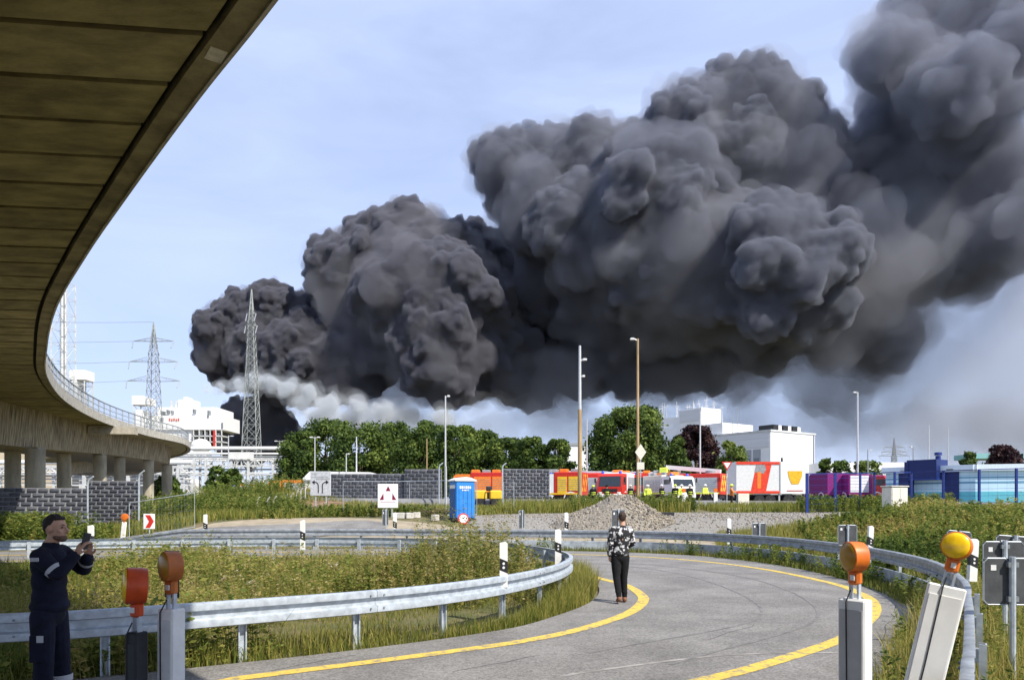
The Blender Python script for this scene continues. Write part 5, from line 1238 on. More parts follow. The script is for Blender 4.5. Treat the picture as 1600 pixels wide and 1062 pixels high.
p_ = P(1471, 718, 65); b = MB(); b.tube((p_.x, 65.5, 5.2), (p_.x, 65.5, 6.1), .22, .22, 10); b.tube((p_.x, 65.5, 6.15), (p_.x, 65.5, 6.4), .32, .3, 10); b.build('roof_vent', fence_blue, sb, smooth=True)
MB().box((P(1524, 738, 63).x+1.6, 62.55, 4.1), (.2, .2, .25)).build('camera', steel_grey, sb)
lr = thing('white_shed', 'low white roofed shed behind the long block screen', 'shed'); p0, p1 = P(478, 742, 88), P(598, 742, 88)
b = MB(); b.prism([(p0.x, 4.6), (p1.x, 4.6), (p1.x-1.2, 5.5), (p0.x+1, 5.6)], 86, 92); b.build('roof', white_paint, lr); MB().box(((p0.x+p1.x)/2, 89, 3.2), (p1.x-p0.x-.4, 5.4, 2.9)).build('wall', cream_paint, lr)
cs = thing('roof_edge_hall', 'low far hall with green roof edge behind the trees at right edge', 'building'); px('wall', wall_white, 1285, 1480, 722, 785, 190, 10, cs); px('wall', mat('teal_roof', (.2, .42, .42), .6), 1525, 1600, 708, 716, 200, 10, cs)
# ------------------------------------------------------------------ vehicles
grey_body = mat('grey_body', (.30, .31, .32), .5, var=.1); tyre_rim = mat('wheel_rim', (.5, .5, .5), .4, metal=.5)
def wheel(root, x, y, r=.5, w=.3):
    b = MB(); b.lathe([(r*.62, -w/2), (r*.93, -w/2), (r, -w*.3), (r, w*.3), (r*.93, w/2), (r*.62, w/2)], 20, (x, y, r), (R(90), 0, 0)); wo = b.build('wheel', rubber, root, smooth=True)
    b = MB(); b.lathe([(r*.60, -w*.42), (r*.5, -w*.5), (r*.2, -w*.4), (r*.12, -w*.52), (r*.12, w*.52), (r*.2, w*.4), (r*.5, w*.5), (r*.60, w*.42)], 16, (x, y, r), (R(90), 0, 0)); b.build('rim', tyre_rim, wo, smooth=True)
def truck(label, x, d, rz, L=7.2, Wd=2.45, Ht=3.1, cabm=fire_red, bodym=fire_red, shut=3, shutm=grey_shutter, stripe=hi_vis, roof='ladder', name='fire_engine', cat='fire engine', group='fire engines in the yard', cabL=1.9, axles=2, lights=True, check=False, bodyH=None):
    X, Y = onp(x, d); t = thing(name, label, cat, (X, Y, hz(X, Y)), rz, group); bH = bodyH or Ht; w2 = Wd/2; fx_ = L/2; bx = fx_-cabL
    MB().box((0, 0, .68), (L-.3, Wd*.8, .34)).build('chassis', black_plastic, t)
    b = MB(); b.prism([(bx+.04, .75), (fx_, .75), (fx_, 1.55), (fx_-.22, Ht-.35), (fx_-.45, Ht-.15), (bx+.04, Ht-.15)], -w2, w2); cabo = b.build('cab', cabm, t)
    n_ = Vector((1, 0, .18)).normalized()
    b = MB(); b.add([(fx_+.005, -w2*.88, 1.62), (fx_+.005, w2*.88, 1.62), (fx_-.195, w2*.84, Ht-.42), (fx_-.195, -w2*.84, Ht-.42), (fx_-.03, -w2*.88, 1.62), (fx_-.03, w2*.88, 1.62), (fx_-.24, w2*.84, Ht-.42), (fx_-.24, -w2*.84, Ht-.42)], [(0, 1, 2, 3), (7, 6, 5, 4), (0, 4, 5, 1), (1, 5, 6, 2), (2, 6, 7, 3), (3, 7, 4, 0)]); b.build('windscreen', window_dark, cabo)
    for sy in (-1, 1):
        MB().box((fx_-cabL*.5, sy*(w2+.006), (1.65+Ht-.45)/2), (cabL*.55, .02, Ht-.45-1.65)).build('side_window', window_dark, cabo)
        dr = MB().box((fx_-cabL*.52, sy*(w2+.012), 1.3), (cabL*.62, .02, 1.0)).build('door', cabm, t); MB().box((fx_-cabL*.75, sy*(w2+.035), 1.45), (.16, .03, .05)).build('handle', black_plastic, dr)
        MB().box((fx_+.02, sy*w2*.74, 1.0), (.06, .34, .2), None, .02).build('headlight', mat('headlight', (.85, .85, .8), .15), t)
        MB().box((fx_-.1, sy*(w2+.2), 2.2), (.1, .16, .42), None, .03).build('mirror', black_plastic, t)
    MB().box((fx_+.05, 0, .72), (.22, Wd, .4), None, .05).build('bumper', white_paint, t); MB().box((fx_+.02, 0, 1.25), (.05, Wd*.6, .3)).build('grille', black_plastic, t)
    bl = bx+fx_; MB().box((bx-bl/2, 0, (.85+bH)/2), (bl, Wd, bH-.85), None, .05).build('body', bodym, t)
    if shut:
        sw = (bl-.5)/shut
        for sy in (-1, 1):
            for i in range(shut):
                cx = bx-.25-sw*(i+.5); low = abs(cx+fx_*.55) < .7
                sh = MB().box((cx, sy*(w2+.012), (1.25 if low else 1.0)*.5+(bH-.4)*.5), (sw-.14, .03, (bH-.4)-(1.25 if low else 1.0))).build('roller_shutter', shutm, t)
                for k in range(6): MB().box((cx, sy*(w2+.03), 1.3+k*(bH-1.8)/6), (sw-.16, .012, .03)).build('slat', grey_body, sh)
    if stripe:
        for sy in (-1, 1): MB().box((0, sy*(w2+.032), 1.0), (L*.96, .012, .14)).build('stripe', stripe, t)
        for i in range(7): MB().box((-fx_-.008, -w2+.2+i*(Wd-.4)/6, (1+bH)/2), (.015, .16, bH-1.2), (R(25 if i % 2 else -25), 0, 0)).build('rear_marking', stripe if i % 2 else red_paint, t)
    for ax in ([fx_-cabL*.62, -fx_*.55]+([-fx_*.55-1.15] if axles > 2 else [])):
        for sy in (-1, 1): wheel(t, ax, sy*(w2-.16))
        for sy in (-1, 1): MB().prism([(ax-.62, .62), (ax-.5, 1.05), (ax, 1.2), (ax+.5, 1.05), (ax+.62, .62), (ax+.55, .62), (ax+.42, .98), (ax, 1.1), (ax-.42, .98), (ax-.55, .62)], sy*w2-.05, sy*(w2+.03)+.0).build('wheel_arch', white_paint, t)
    if lights:
        for sy in (-1, 1): b = MB(); b.lathe([(.14, 0), (.14, .16), (.08, .26), (.02, .28)], 12, (fx_-.75, sy*w2*.7, Ht-.15)); b.build('blue_light', blue_lamp, t, smooth=True)
    if roof == 'ladder':
        for sy in (-.35, .35): MB().bar((-fx_+.2, sy, bH+.16), (bx-.1, sy, bH+.16), .08).build('ladder_rail', galv, t)
        for i in range(12): MB().bar((-fx_+.5+i*.38, -.35, bH+.16), (-fx_+.5+i*.38, .35, bH+.16), .04).build('ladder_rung', galv, t)
    elif roof == 'boom':
        MB().bar((-fx_+.3, 0, bH+.2), (fx_-.3, 0, bH+.75), .5, .4).build('boom', yellow_mach if name != 'fire_engine' else white_paint, t); MB().box((fx_-.1, 0, bH+.35), (.8, 1.0, .7), None, .06).build('rescue_cage', hi_vis if name == 'fire_engine' else orange_paint, t); MB().lathe([(.6, 0), (.55, .3)], 16, (-fx_+1.2, 0, bH)).build('turntable', grey_body, t)
    elif roof == 'gear':
        for i in range(4): MB().box((-fx_+.8+i*1.0, rnd.uniform(-.3, .3), bH+.14), (.7, .9, .3), None, .04).build('roof_box', orange_paint if i % 2 else grey_body, t)
    return t
truck('red fire engine with grey roller shutters right of the tall bracket mast', 925, 74, R(168), 6.4, Ht=2.95, shut=2)
truck('fire engine with white front facing the camera between the two tall masts', 966, 73, R(-112), 6.8, Ht=3.0, cabm=fire_red, bodym=white_paint, stripe=red_paint, roof='gear')
truck('red fire engine half hidden behind the diamond sign', 988, 78, R(200), 6.2, Ht=3.15)
truck('grey and red rescue truck with yellow stripes right of the diamond sign', 1026, 75, R(172), 5.6, Ht=3.05, bodym=grey_shutter, shut=2, roof='gear')
truck('yellow striped rescue truck parked nose out beside the grey one', 1044, 71, R(-70), 5.4, Ht=2.7, bodym=cream_paint, cabm=white_paint, roof='gear')
truck('bright red crane truck left of the turntable ladder', 1083, 73, R(150), 6.0, Ht=2.9, roof='boom', shut=1)
truck('turntable ladder fire engine beside the container trailer', 1122, 76, R(12), 6.5, Ht=2.7, roof='boom', shut=3, bodyH=2.3)
truck('dark red fire engine far behind the bracket mast', 902, 78, R(190), 6.8, Ht=3.2)
truck('orange recovery truck behind the blue toilet cabin', 757, 72, R(170), 6.0, Ht=3.0, cabm=orange_paint, bodym=red_paint, shut=2, shutm=orange_paint, stripe=None, roof='gear', name='recovery_truck', cat='truck', group=None, lights=False)
truck('white, red and yellow works truck right of the short block screen', 876, 66, R(162), 4.4, Ht=2.9, cabm=white_paint, bodym=red_paint, shut=2, shutm=yellow_mach, stripe=yellow_mach, roof='gear', name='works_truck', cat='truck', group=None, lights=False)
truck('orange truck beside the grey direction sign', 455, 96, R(195), 6.0, Ht=3.0, cabm=orange_paint, bodym=orange_paint, shut=1, stripe=None, roof='', name='works_truck', cat='truck', group=None, lights=False)
truck('white ambulance van with orange roof load at far left of the yard', 388, 112, R(170), 5.4, Wd=2.1, Ht=2.6, cabm=white_paint, bodym=white_paint, shut=0, stripe=orange_paint, roof='gear', name='ambulance', cat='ambulance', group=None)
truck('white van behind the orange truck', 440, 106, R(185), 5.6, Wd=2.1, Ht=2.7, cabm=white_paint, bodym=white_paint, shut=0, stripe=orange_paint, roof='', name='van', cat='van', group=None, lights=False)
truck('white van beside the white roofed shed', 474, 100, R(10), 5.4, Wd=2.1, Ht=2.5, cabm=white_paint, bodym=white_paint, shut=0, stripe=orange_paint, roof='', name='van', cat='van', group=None, lights=False)
purple = mat('purple_paint', (.22, .02, .16), .4, var=.08)
truck('purple box truck behind the first blue fence panel', 1288, 80, R(93), 6.0, Wd=2.3, Ht=3.2, cabm=purple, bodym=purple, shut=0, stripe=None, roof='', name='box_truck', cat='truck', group='purple trucks behind the blue fence', lights=False)
truck('purple truck with white roller door behind the second fence panel', 1327, 78, R(88), 5.0, Wd=2.25, Ht=3.0, cabm=purple, bodym=purple, shut=0, stripe=None, roof='', name='box_truck', cat='truck', group='purple trucks behind the blue fence', lights=False)
truck('small dark red van left of the blue canopy', 1368, 76, R(-70), 4.8, Wd=2.0, Ht=2.9, cabm=red_paint, bodym=purple, shut=0, stripe=None, roof='', name='van', cat='van', group=None, lights=False)
tr = [o for o in bpy.data.objects if o.get('label', '').startswith('purple truck with white roller')][0]
rd = MB().box((-2.515, 0, 2.0), (.02, 1.85, 1.7)).build('roller_door', white_paint, tr)
for i in range(5): MB().box((-2.53, 0, 1.3+i*.34), (.012, 1.85, .03)).build('slat', grey_shutter, rd)
MB().box((-2.52, 0, .82), (.03, 1.0, .2)).build('warning_plate', orange_paint, tr)
# dark car
X, Y = onp(413, 108); t = thing('parked_car', 'dark blue car between the ambulance and the orange truck', 'car', (X, Y, hz(X, Y)), R(15)); cm = mat('car_blue', (.03, .05, .12), .3)
b = MB(); b.prism([(-2.1, .35), (2.1, .35), (2.1, .8), (1.2, .95), (-2.05, 1.0)], -.85, .85); b.build('body', cm, t); b = MB(); b.prism([(-1.9, 1.0), (1.1, .95), (.4, 1.45), (-1.5, 1.5)], -.75, .75); b.build('cabin', window_dark, t); MB().box((-.55, 0, 1.5), (1.7, 1.4, .05), None, .02).build('roof', cm, t)
for ax in (-1.3, 1.3):
    for sy in (-1, 1): wheel(t, ax, sy*.78, .32, .2)
for sy in (-1, 1): MB().box((2.1, sy*.6, .7), (.06, .3, .14)).build('headlight', white_paint, t)
# container trailer
X, Y = onp(1207, 60); sx_ = 60/F; t = thing('container_trailer', 'long white container trailer with red frame and orange emblem', 'trailer', (X, Y, hz(X, Y)), 0)
hw = 57*sx_; zb_, zt_ = .95, 3.55
MB().box((0, 1.2, (zb_+zt_)/2), (hw*2, 2.4, zt_-zb_), None, .03).build('container', white_paint, t)
lx0, lx1 = -hw+.02, -hw+68*sx_
pgrey = mat('tarp_grey', (.66, .67, .67), .6, var=.05); brt = mat('bright_red', (.70, .05, .02), .5)
MB().box(((lx0+lx1)/2, -.012, (zb_+zt_)/2), (lx1-lx0, .02, zt_-zb_-.1)).build('side_panel', pgrey, t)
MB().box(((lx0+lx1)/2, -.04, zt_-.1), (lx1-lx0, .05, .22)).build('top_frame', brt, t); MB().box(((lx0+lx1)/2, -.04, zb_+.14), (lx1-lx0, .05, .2)).build('bottom_frame', brt, t); MB().box((lx1+.06, -.04, (zb_+zt_)/2), (.12, .06, zt_-zb_)).build('frame_post', grey_shutter, t)
zz0, zz1 = zb_+.25, zt_-.22
MB().prism([(lx0+1.18, zz0), (lx0+2.42, zz0), (lx0+2.85, zz1), (lx0+1.62, zz1)], -.035, -.023).build('slanted_emblem', brt, t); MB().prism([(lx0+1.47, zz1-.62), (lx0+2.2, zz1-.75), (lx0+2.42, zz1-.4), (lx0+2.3, zz1), (lx0+1.62, zz1)], -.042, -.036).build('grey_patch', mat('patch_grey', (.28, .28, .30), .6), t); MB().box((lx0+1.85, -.045, (zz0+zz1)/2-.2), (.3, .006, zz1-zz0-.8)).build('orange_bar', orange_paint, t)
ec = hw-22*sx_; eh = 747; ez = CZ+(HY-735.5)*sx_-hz(X, Y); ez0 = CZ+(HY-756)*sx_-hz(X, Y)
MB().prism([(ec-.58, ez), (ec+.58, ez), (ec+.57, ez-.42), (ec+.30, ez0), (ec-.28, ez0), (ec-.52, ez-.42)], -.03, -.02).build('bowl_emblem', mat('emblem_amber', (.82, .45, .02), .5), t)
MB().box((ec, -.02, zb_+.26), (1.3, .03, .06)).build('lower_rail', red_paint, t); MB().tube((lx1+.3, .3, zt_), (lx1+.3, .3, zt_+.35), .1, .08, 8).build('roof_vent', black_plastic, t)
MB().box((0, 1.2, .75), (hw*1.9, 1.0, .3)).build('chassis', black_plastic, t)
for ax in (-hw*.35, -hw*.05, hw*.45, hw*.72):
    for sy in (.2, 2.2): wheel(t, ax, sy, .45)
for ax in (-hw*.95, lx1): MB().box((ax, .1, .45), (.12, .12, 1.0)).build('support_leg', grey_shutter, t)
MB().box((-hw*.8, -.08, .5), (.9, .05, .95), None, .02).build('hatch_board', cream_paint, t)
# yellow machine in front of the orange truck
X, Y = onp(762, 60); t = thing('road_roller', 'yellow road roller with two drums right of the toilet cabin', 'road roller', (X, Y, hz(X, Y)), R(8))
for ax in (-.62, .62): b = MB(); b.lathe([(.40, -.55), (.42, -.5), (.42, .5), (.40, .55)], 20, (ax, 0, .42), (R(90), 0, 0)); b.build('drum', black_plastic, t, smooth=True)
for ax in (-.62, .62): MB().box((ax, 0, 1.02), (1.0, 1.15, .75), None, .1).build('hood', yellow_mach, t)
MB().box((0, 0, 1.0), (.3, .7, .5)).build('joint', black_plastic, t); MB().box((.1, 0, 1.55), (.45, .5, .35), None, .06).build('seat', black_plastic, t)
# ------------------------------------------------------------------ warning beacons
def beacon(label, x, ytop, d, boardm, edgem, face_rz, lamp_dir, zlamp, board=(.24, .09), lens=amber_lens, tilt=0, lamp_r=.1, drum=.085, cover=False, shell=orange_plastic):
    """guide beacon: hollow board on a foot, with a drum lamp on a bracket"""
    s = F/d; X = (x-800)/s; t = thing('warning_beacon', label, 'beacon', (X, d, 0), face_rz, 'orange warning beacons'); t.rotation_euler = (0, tilt, face_rz)
    zt = CZ-(ytop-HY)/s; w, dp = board
    MB().box((0, 0, (zt+.12)/2), (w, dp, zt-.12), None, .010).build('board', boardm, t)
    MB().box((0, -dp/2-.003, (zt+.12)/2-.01), (w*.86, .006, zt-.24), None, .002).build('face_sheet', edgem, t)
    MB().box((0, 0, .06), (.75, .40, .12), None, .04).build('foot', rubber, t)
    m = MB(); m.path([(-.03, -dp/2-.008, .3), (-.025, -dp/2-.009, zt*.6), (-.03, -dp/2-.008, zt-.02), (-.02, -.02, zt+.06)], .005, 5); m.build('cable', black_plastic, t)
    for sx in (-.028, .028): MB().box((sx, 0, zt+.05), (.014, .03, .16)).build('bracket', galv, t)
    MB().box((0, 0, zt+.145), (.085, .06, .10), None, .015).build('lamp_neck', shell, t); MB().box((0, -.034, zt+.145), (.03, .01, .035)).build('lock', white_plastic, t)
    zc_ = zt+.145+.04+lamp_r; dv = Matrix.Rotation(-face_rz, 3, 'Z') @ Vector(lamp_dir).normalized(); q = dv.to_track_quat('Z', 'Y').to_euler()
    b = MB(); b.lathe([(lamp_r*.55, -drum*.62), (lamp_r*.97, -drum*.56), (lamp_r*1.02, -drum*.2), (lamp_r*1.02, drum*.58), (lamp_r*.97, drum*.64), (lamp_r*.94, drum*.5)], 28, (0, 0, zc_), q); b.build('lamp_drum', shell, t, smooth=True)
    for sg in (1, -1):
        b = MB(); b.lathe([(lamp_r*.955, sg*drum*.60), (lamp_r*.9, sg*drum*.70), (lamp_r*.6, sg*drum*.82), (.004, sg*drum*.88)], 28, (0, 0, zc_), q)
        if sg > 0: b.build('lens', lens, t, smooth=True)
    if cover: MB().box((-lamp_r*.55, .055, zc_-.06), (.13, .012, .32), None, .004).build('rear_shield', black_plastic, t)
    return t
grey_w = mat('beacon_grey_white', (.66, .66, .65), .55, var=.06, scale=6, dirt=.12); dk = mat('beacon_black', (.03, .032, .036), .55, var=.2)
beacon('upright beacon with orange lamp on a white board with its shaded face coloured grey right of centre', 1336, 935, 5.0, white_plastic, mat('beacon_shaded_face', (.42, .42, .41), .6, var=.08, scale=4, dirt=.2), R(-55), (-.93, -.12, 0), 0, board=(.19, .105), lens=mat('amber_lens_shaded', (.42, .22, .02), .3))  # grey face and dimmed lens have their shade put into the colour
beacon('upright beacon with orange lamp on a white post near the guardrail', 268, 950, 5.0, white_plastic, grey_w, R(-22), (-.72, -.70, 0), 0, board=(.135, .12), lens=mat('amber_lens_shaded', (.42, .22, .02), .3), cover=True, shell=mat('shaded_orange', (.55, .16, .035), .5, var=.1, scale=9))  # overpass shade put into the duller orange shell and dimmed lens colours
beacon('dark beacon post with red orange lamp beside the man', 214, 986, 4.9, dk, dk, R(-25), (-.86, -.5, .05), 0, board=(.10, .10), drum=.105, lamp_r=.118, shell=mat('red_orange', (.62, .075, .015), .42, var=.1, scale=9))
beacon('leaning white beacon board with yellow lamp at lower right', 1405, 905, 5.15, white_plastic, mat('beacon_white_face', (.74, .73, .70), .55, var=.04, scale=5, dirt=.12), R(-20), (-.66, -.75, .08), 0, board=(.235, .045), tilt=R(12), lamp_r=.092)
# ------------------------------------------------------------------ people
skin = mat('skin', (.52, .30, .20), .6, var=.06, scale=14); hair_dark = mat('hair_dark', (.022, .016, .012), .7, var=.3, scale=40, bump=.5, bscale=90); hair_brown = mat('hair_brown', (.05, .028, .016), .7, var=.3, scale=40, bump=.5, bscale=90)
navy_cloth = mat('navy_workwear', (.006, .0075, .022), .95, var=.25, scale=12, bump=.35, bscale=16); reflective = mat('reflective_tape', (.44, .45, .47), .5, var=.05); black_cloth = mat('black_cloth', (.007, .007, .009), .95, var=.25, scale=10, bump=.3, bscale=18); boot_m = mat('boot', (.02, .018, .016), .6); brown_shoe = mat('brown_shoe', (.22, .09, .045), .6, var=.15)
pattern = mat('leaf_print_shirt', (.60, .60, .60), .85, scale=13, col2=(.015, .015, .018), thr=(.52, .57), detail=4, bump=.2)
def cap(b, p0, p1, r0, r1, n=12):
    b.sphere(p0, r0, (1, 1, 1), 2); b.sphere(p1, r1, (1, 1, 1), 2); b.tube(p0, p1, r0, r1, n)
def chain(b, pts, rs):
    for i in range(len(pts)-1): cap(b, pts[i], pts[i+1], rs[i], rs[i+1])
def hand(b, wrist, dirv, palm_n, curl, side=1):
    """palm with four unequal bent fingers and a thumb leaving its side"""
    w = Vector(wrist); d = Vector(dirv).normalized(); nrm = Vector(palm_n).normalized(); s = d.cross(nrm).normalized()*side
    k = w+d*.085
    for u in (-.026, -.009, .009, .026): cap(b, w+d*.012+s*u*.6, k+s*u, .014, .0125, 8)
    for i, (u, L) in enumerate(((-.033, .058), (-.011, .070), (.011, .078), (.033, .070))):
        p0 = k+s*u; p1 = p0+(d*math.cos(curl*.5)+nrm*math.sin(curl*.5))*L*.5; p2 = p1+(d*math.cos(curl*1.3)+nrm*math.sin(curl*1.3))*L*.33; p3 = p2+(d*math.cos(curl*2.0)+nrm*math.sin(curl*2.0))*L*.28
        chain(b, [p0, p1, p2, p3], [.0105, .0098, .009, .0078])
    t0 = w+d*.025+s*.026; t1 = t0+(s*.8+d*.6+nrm*.25)*.034; t2 = t1+(s*.35+d*.8+nrm*.5)*.032; chain(b, [t0, t1, t2], [.014, .0115, .009])
def head(b, c, f, up=Vector((0, 0, 1))):
    """skull, jaw, nose, brow, lips, ears; c centre, f facing"""
    f = Vector(f).normalized(); s = f.cross(up).normalized(); u = s.cross(f)
    M = Matrix((s, f, u)).transposed(); e = M.to_euler()
    def at(x, y, z): return c+s*x+f*y+u*z
    b.sphere(at(0, -.012, .022), .1, (.76, .96, .98), 3, e); b.sphere(at(0, .025, -.035), .08, (.80, .86, 1.05), 3, e); b.sphere(at(0, .062, -.088), .032, (1.0, .8, .75), 2, e)
    cap(b, at(0, .088, .02), at(0, .112, -.018), .009, .015); b.sphere(at(0, .102, -.026), .014, (1.35, .8, .7), 2, e)
    b.sphere(at(0, .082, .036), .016, (2.9, .6, .6), 2, e); b.sphere(at(0, .093, -.056), .011, (2.0, .7, .8), 2, e)
    for x in (-1, 1): b.sphere(at(x*.077, -.012, -.004), .027, (.35, .75, 1.15), 2, e); b.sphere(at(x*.045, .062, -.02), .022, (1, .7, .8), 2, e)
    cap(b, at(0, -.02, -.07), at(0, -.035, -.17), .052, .058)
    return at, e
def person(label, loc, rz, J, top, trousers, shoe, hairm, detail=True, beard=False, cuffs=False, stand=1.78, logo=False, name='person', jacket_name='jacket', helmet=None, hands=None, group=None, skinvox=.0065):
    t = thing(name, label, 'person', loc, rz, group); V = {k: Vector(p) for k, p in J.items()}
    b = MB(); at, e = head(b, V['head'], V['face'])
    chain(b, [V['neck'], V['chest'], V['waist'], V['pelvis']], [.07, .13, .12, .125])
    for s_ in ('L', 'R'):
        cap(b, V['chest']+Vector((0, 0, .08)), V['sh'+s_], .08, .055); chain(b, [V['sh'+s_], V['el'+s_], V['wr'+s_]], [.05, .038, .027])
        chain(b, [V['hip'+s_], V['kn'+s_], V['an'+s_]], [.082, .055, .036]); cap(b, V['an'+s_], V['to'+s_], .036, .03)
        if detail and hands: hand(b, V['wr'+s_], *hands[s_])
        else: b.sphere(V['wr'+s_]+(V['wr'+s_]-V['el'+s_]).normalized()*.07, .045, (.8, .8, 1.1), 2)
    bm_ = remeshed(b, skinvox if detail else .018, 1); bm_.materials.append(skin); bo = link('body', bm_, t)
    b = MB()                                                               # upper garment
    c0, c1, pv = V['chest'], V['waist'], V['pelvis']; fr = V['front']
    sd = Vector((-fr.y, fr.x, 0))
    eu = Matrix((fr, sd, Vector((0, 0, 1)))).transposed().to_euler()
    b.sphere(c0+Vector((0, 0, .03)), .17, (.80, 1.12, 1.1), 3, eu); b.sphere((c0+c1)/2, .165, (.82, 1.06, 1.2), 3, eu); b.sphere(c1-Vector((0, 0, .03)), .163, (.86, 1.03, 1.0), 3, eu); b.sphere(pv+fr*.006+Vector((0, 0, .045)), .172, (.93, 1.06, .52), 3, eu)
    cap(b, V['neck']-Vector((0, 0, .015)), c0+Vector((0, 0, .06)), .075, .13)
    for s_ in ('L', 'R'):
        cap(b, c0+Vector((0, 0, .10)), V['sh'+s_], .10, .078); w_ = V['wr'+s_]; el = V['el'+s_]
        chain(b, [V['sh'+s_], V['sh'+s_].lerp(el, .5), el, el.lerp(w_, .5), el.lerp(w_, .93)], [.080, .075, .066, .060, .052])
        if detail:
            for k in range(5):
                q = V['sh'+s_].lerp(el, .3+k*.16); b.sphere(q+Vector((rnd.uniform(-.02, .02), rnd.uniform(-.02, .02), rnd.uniform(-.03, 0))), .066, (1, 1, .55), 2, (rnd.random(), rnd.random(), 0))
    jm = remeshed(b, .011 if detail else .025, 3); jm.materials.append(top); jo = link(jacket_name, jm, t)
    if detail: 
        b = MB(); b.lathe([(.074, -.03), (.071, .01), (.064, .03), (.060, .028), (.066, 0)], 20, V['neck']+Vector((0, 0, .0)), (0, 0, 0)); b.build('collar', top, jo, smooth=True)
    b = MB(); b.sphere(pv-Vector((0, 0, .02)), .15, (.86, 1.05, .95), 3, eu)
    for s_ in ('L', 'R'):
        h_, k_, a_ = V['hip'+s_], V['kn'+s_], V['an'+s_]; chain(b, [h_, h_.lerp(k_, .5), k_, k_.lerp(a_, .5), k_.lerp(a_, .93)], [.104, .096, .082, .078, .076] if not cuffs else [.105, .094, .073, .064, .052])
        if detail:
            for k in range(6): q = h_.lerp(k_, .1+k*.15) if k < 4 else k_.lerp(a_, .2+.5*(k-4)); b.sphere(q, .10-.006*k, (1, 1, .35), 2, (rnd.uniform(-.4, .4), rnd.uniform(-.4, .4), 0))
    tm = remeshed(b, .011 if detail else .025, 3); tm.materials.append(trousers); to = link('trousers', tm, t)
    for s_ in ('L', 'R'):
        b = MB(); a_, o_ = V['an'+s_], V['to'+s_]; hd = (o_-a_); hd.z = 0; hd.normalize(); z0 = min(a_.z, o_.z)-.02
        cap(b, a_-hd*.035-Vector((0, 0, .03)), a_+Vector((0, 0, .05 if not cuffs else -.01)), .047, .05); chain(b, [a_-hd*.03-Vector((0, 0, .045)), a_+hd*.06-Vector((0, 0, .045)), o_], [.042, .045, .038])
        sm = remeshed(b, .010 if detail else .02, 2); sm.materials.append(shoe); link('shoe', sm, t)
    if helmet:
        b = MB(); q = V['head']+Vector((0, 0, .05)); b.sphere(q, .135, (1, 1, .9), 2); b.lathe([(.15, -.01), (.16, .01), (.13, .03)], 16, q); b.build('helmet', helmet, t, smooth=True)
    else:
        b = MB()
        for k in range(26 if detail else 6):
            a_ = rnd.random()*6.283; tt = rnd.random()**.6
            x_, y_ = math.cos(a_)*.070*tt, math.sin(a_)*.085*tt-.022
            if y_ > .055: continue
            z_ = .022+math.sqrt(max(0, 1-(x_/.079)**2-((y_+.012)/.1)**2))*.100; b.sphere(at(x_, y_, z_), .021, (1, 1, .7), 2)
        b.sphere(at(0, -.028, .040), .1, (.785, .885, .88), 3, e); b.sphere(at(0, -.062, .01), .070, (.95, .70, .9), 3, e); b.sphere(at(0, .045, .092), .030, (1.8, 1.1, .6), 2, e)
        hm_ = remeshed(b, .007 if detail else .02, 1); hm_.materials.append(hairm); link('hair', hm_, t)
    if detail:
        for x in (-1, 1): MB().sphere(at(x*.034, .081, .012), .010, (1.2, .6, .7), 2, e).build('eye', black_plastic, bo, smooth=True); MB().sphere(at(x*.034, .091, .036), .008, (2.6, .6, .5), 2, e).build('eyebrow', hairm, bo, smooth=True)
    if beard:
        b = MB(); b.sphere(at(0, .058, -.085), .044, (1.2, .92, .85), 3, e); b.sphere(at(0, .03, -.072), .054, (1.15, .95, .75), 3, e); b.sphere(at(0, .096, -.045), .009, (2.4, .7, .6), 2, e)
        m_ = remeshed(b, .006, 1); m_.materials.append(mat('stubble', (.15, .085, .055), .8, var=.2, scale=60)); link('beard', m_, t)
    return t, V, jo, to
def sleeve_band(parent, p0, p1, r, m=reflective, k=.5, w=.03, name='reflective_band'):
    p0, p1 = Vector(p0), Vector(p1); d = (p1-p0).normalized(); c = p0.lerp(p1, k); MB().path([c-d*w, c-d*w*.9, c+d*w*.9, c+d*w], [r*.97, r, r, r*.97], 20, False).build(name, m, parent, smooth=True)
# man with phone: faces +x, right arm toward the camera (-y)
X = -4.18; D_ = 6.75
J = dict(head=(.015, 0, 1.715), face=(1, -.10, -.02), neck=(-.03, 0, 1.56), chest=(-.045, 0, 1.36), waist=(-.04, 0, 1.12), pelvis=(-.045, 0, .97), front=(1, 0, 0),
         shR=(-.035, -.175, 1.47), elR=(.135, -.195, 1.32), wrR=(.235, -.10, 1.475), shL=(-.03, .185, 1.485), elL=(.17, .19, 1.33), wrL=(.275, .045, 1.455),
         hipR=(-.05, -.10, .93), knR=(-.03, -.115, .50), anR=(-.05, -.12, .085), toR=(.12, -.135, .04), hipL=(-.04, .10, .93), knL=(0, .11, .50), anL=(.0, .13, .085), toL=(.17, .14, .04))
man, V, jo, to = person('man in navy workwear holding up a phone beside the guardrail', (X, D_, 0), R(4), J, navy_cloth, navy_cloth, boot_m, hair_dark, beard=True,
    hands={'R': ((.35, .28, .9), (.5, .85, -.1), .75, -1), 'L': ((.12, -.25, .95), (.3, -.95, .1), .7, 1)})
sleeve_band(jo, V['shR'], V['elR'], .079, k=.80, w=.02); sleeve_band(jo, V['elL'], V['wrL'], .066, k=.62, w=.018)
for s_ in 'RL': sleeve_band(to, V['kn'+s_], V['an'+s_], .097, k=.40, w=.03)
MB().box((-.03, -.262, 1.45), (.075, .012, .035), (.1, 0, 0), .004).build('chest_badge', reflective, jo); MB().box((.0, -.228, .745), (.062, .014, .062), None, .004).build('pocket_badge', reflective, to); MB().box((-.02, -.222, .66), (.15, .02, .24), None, .008).build('thigh_pocket', navy_cloth, to)
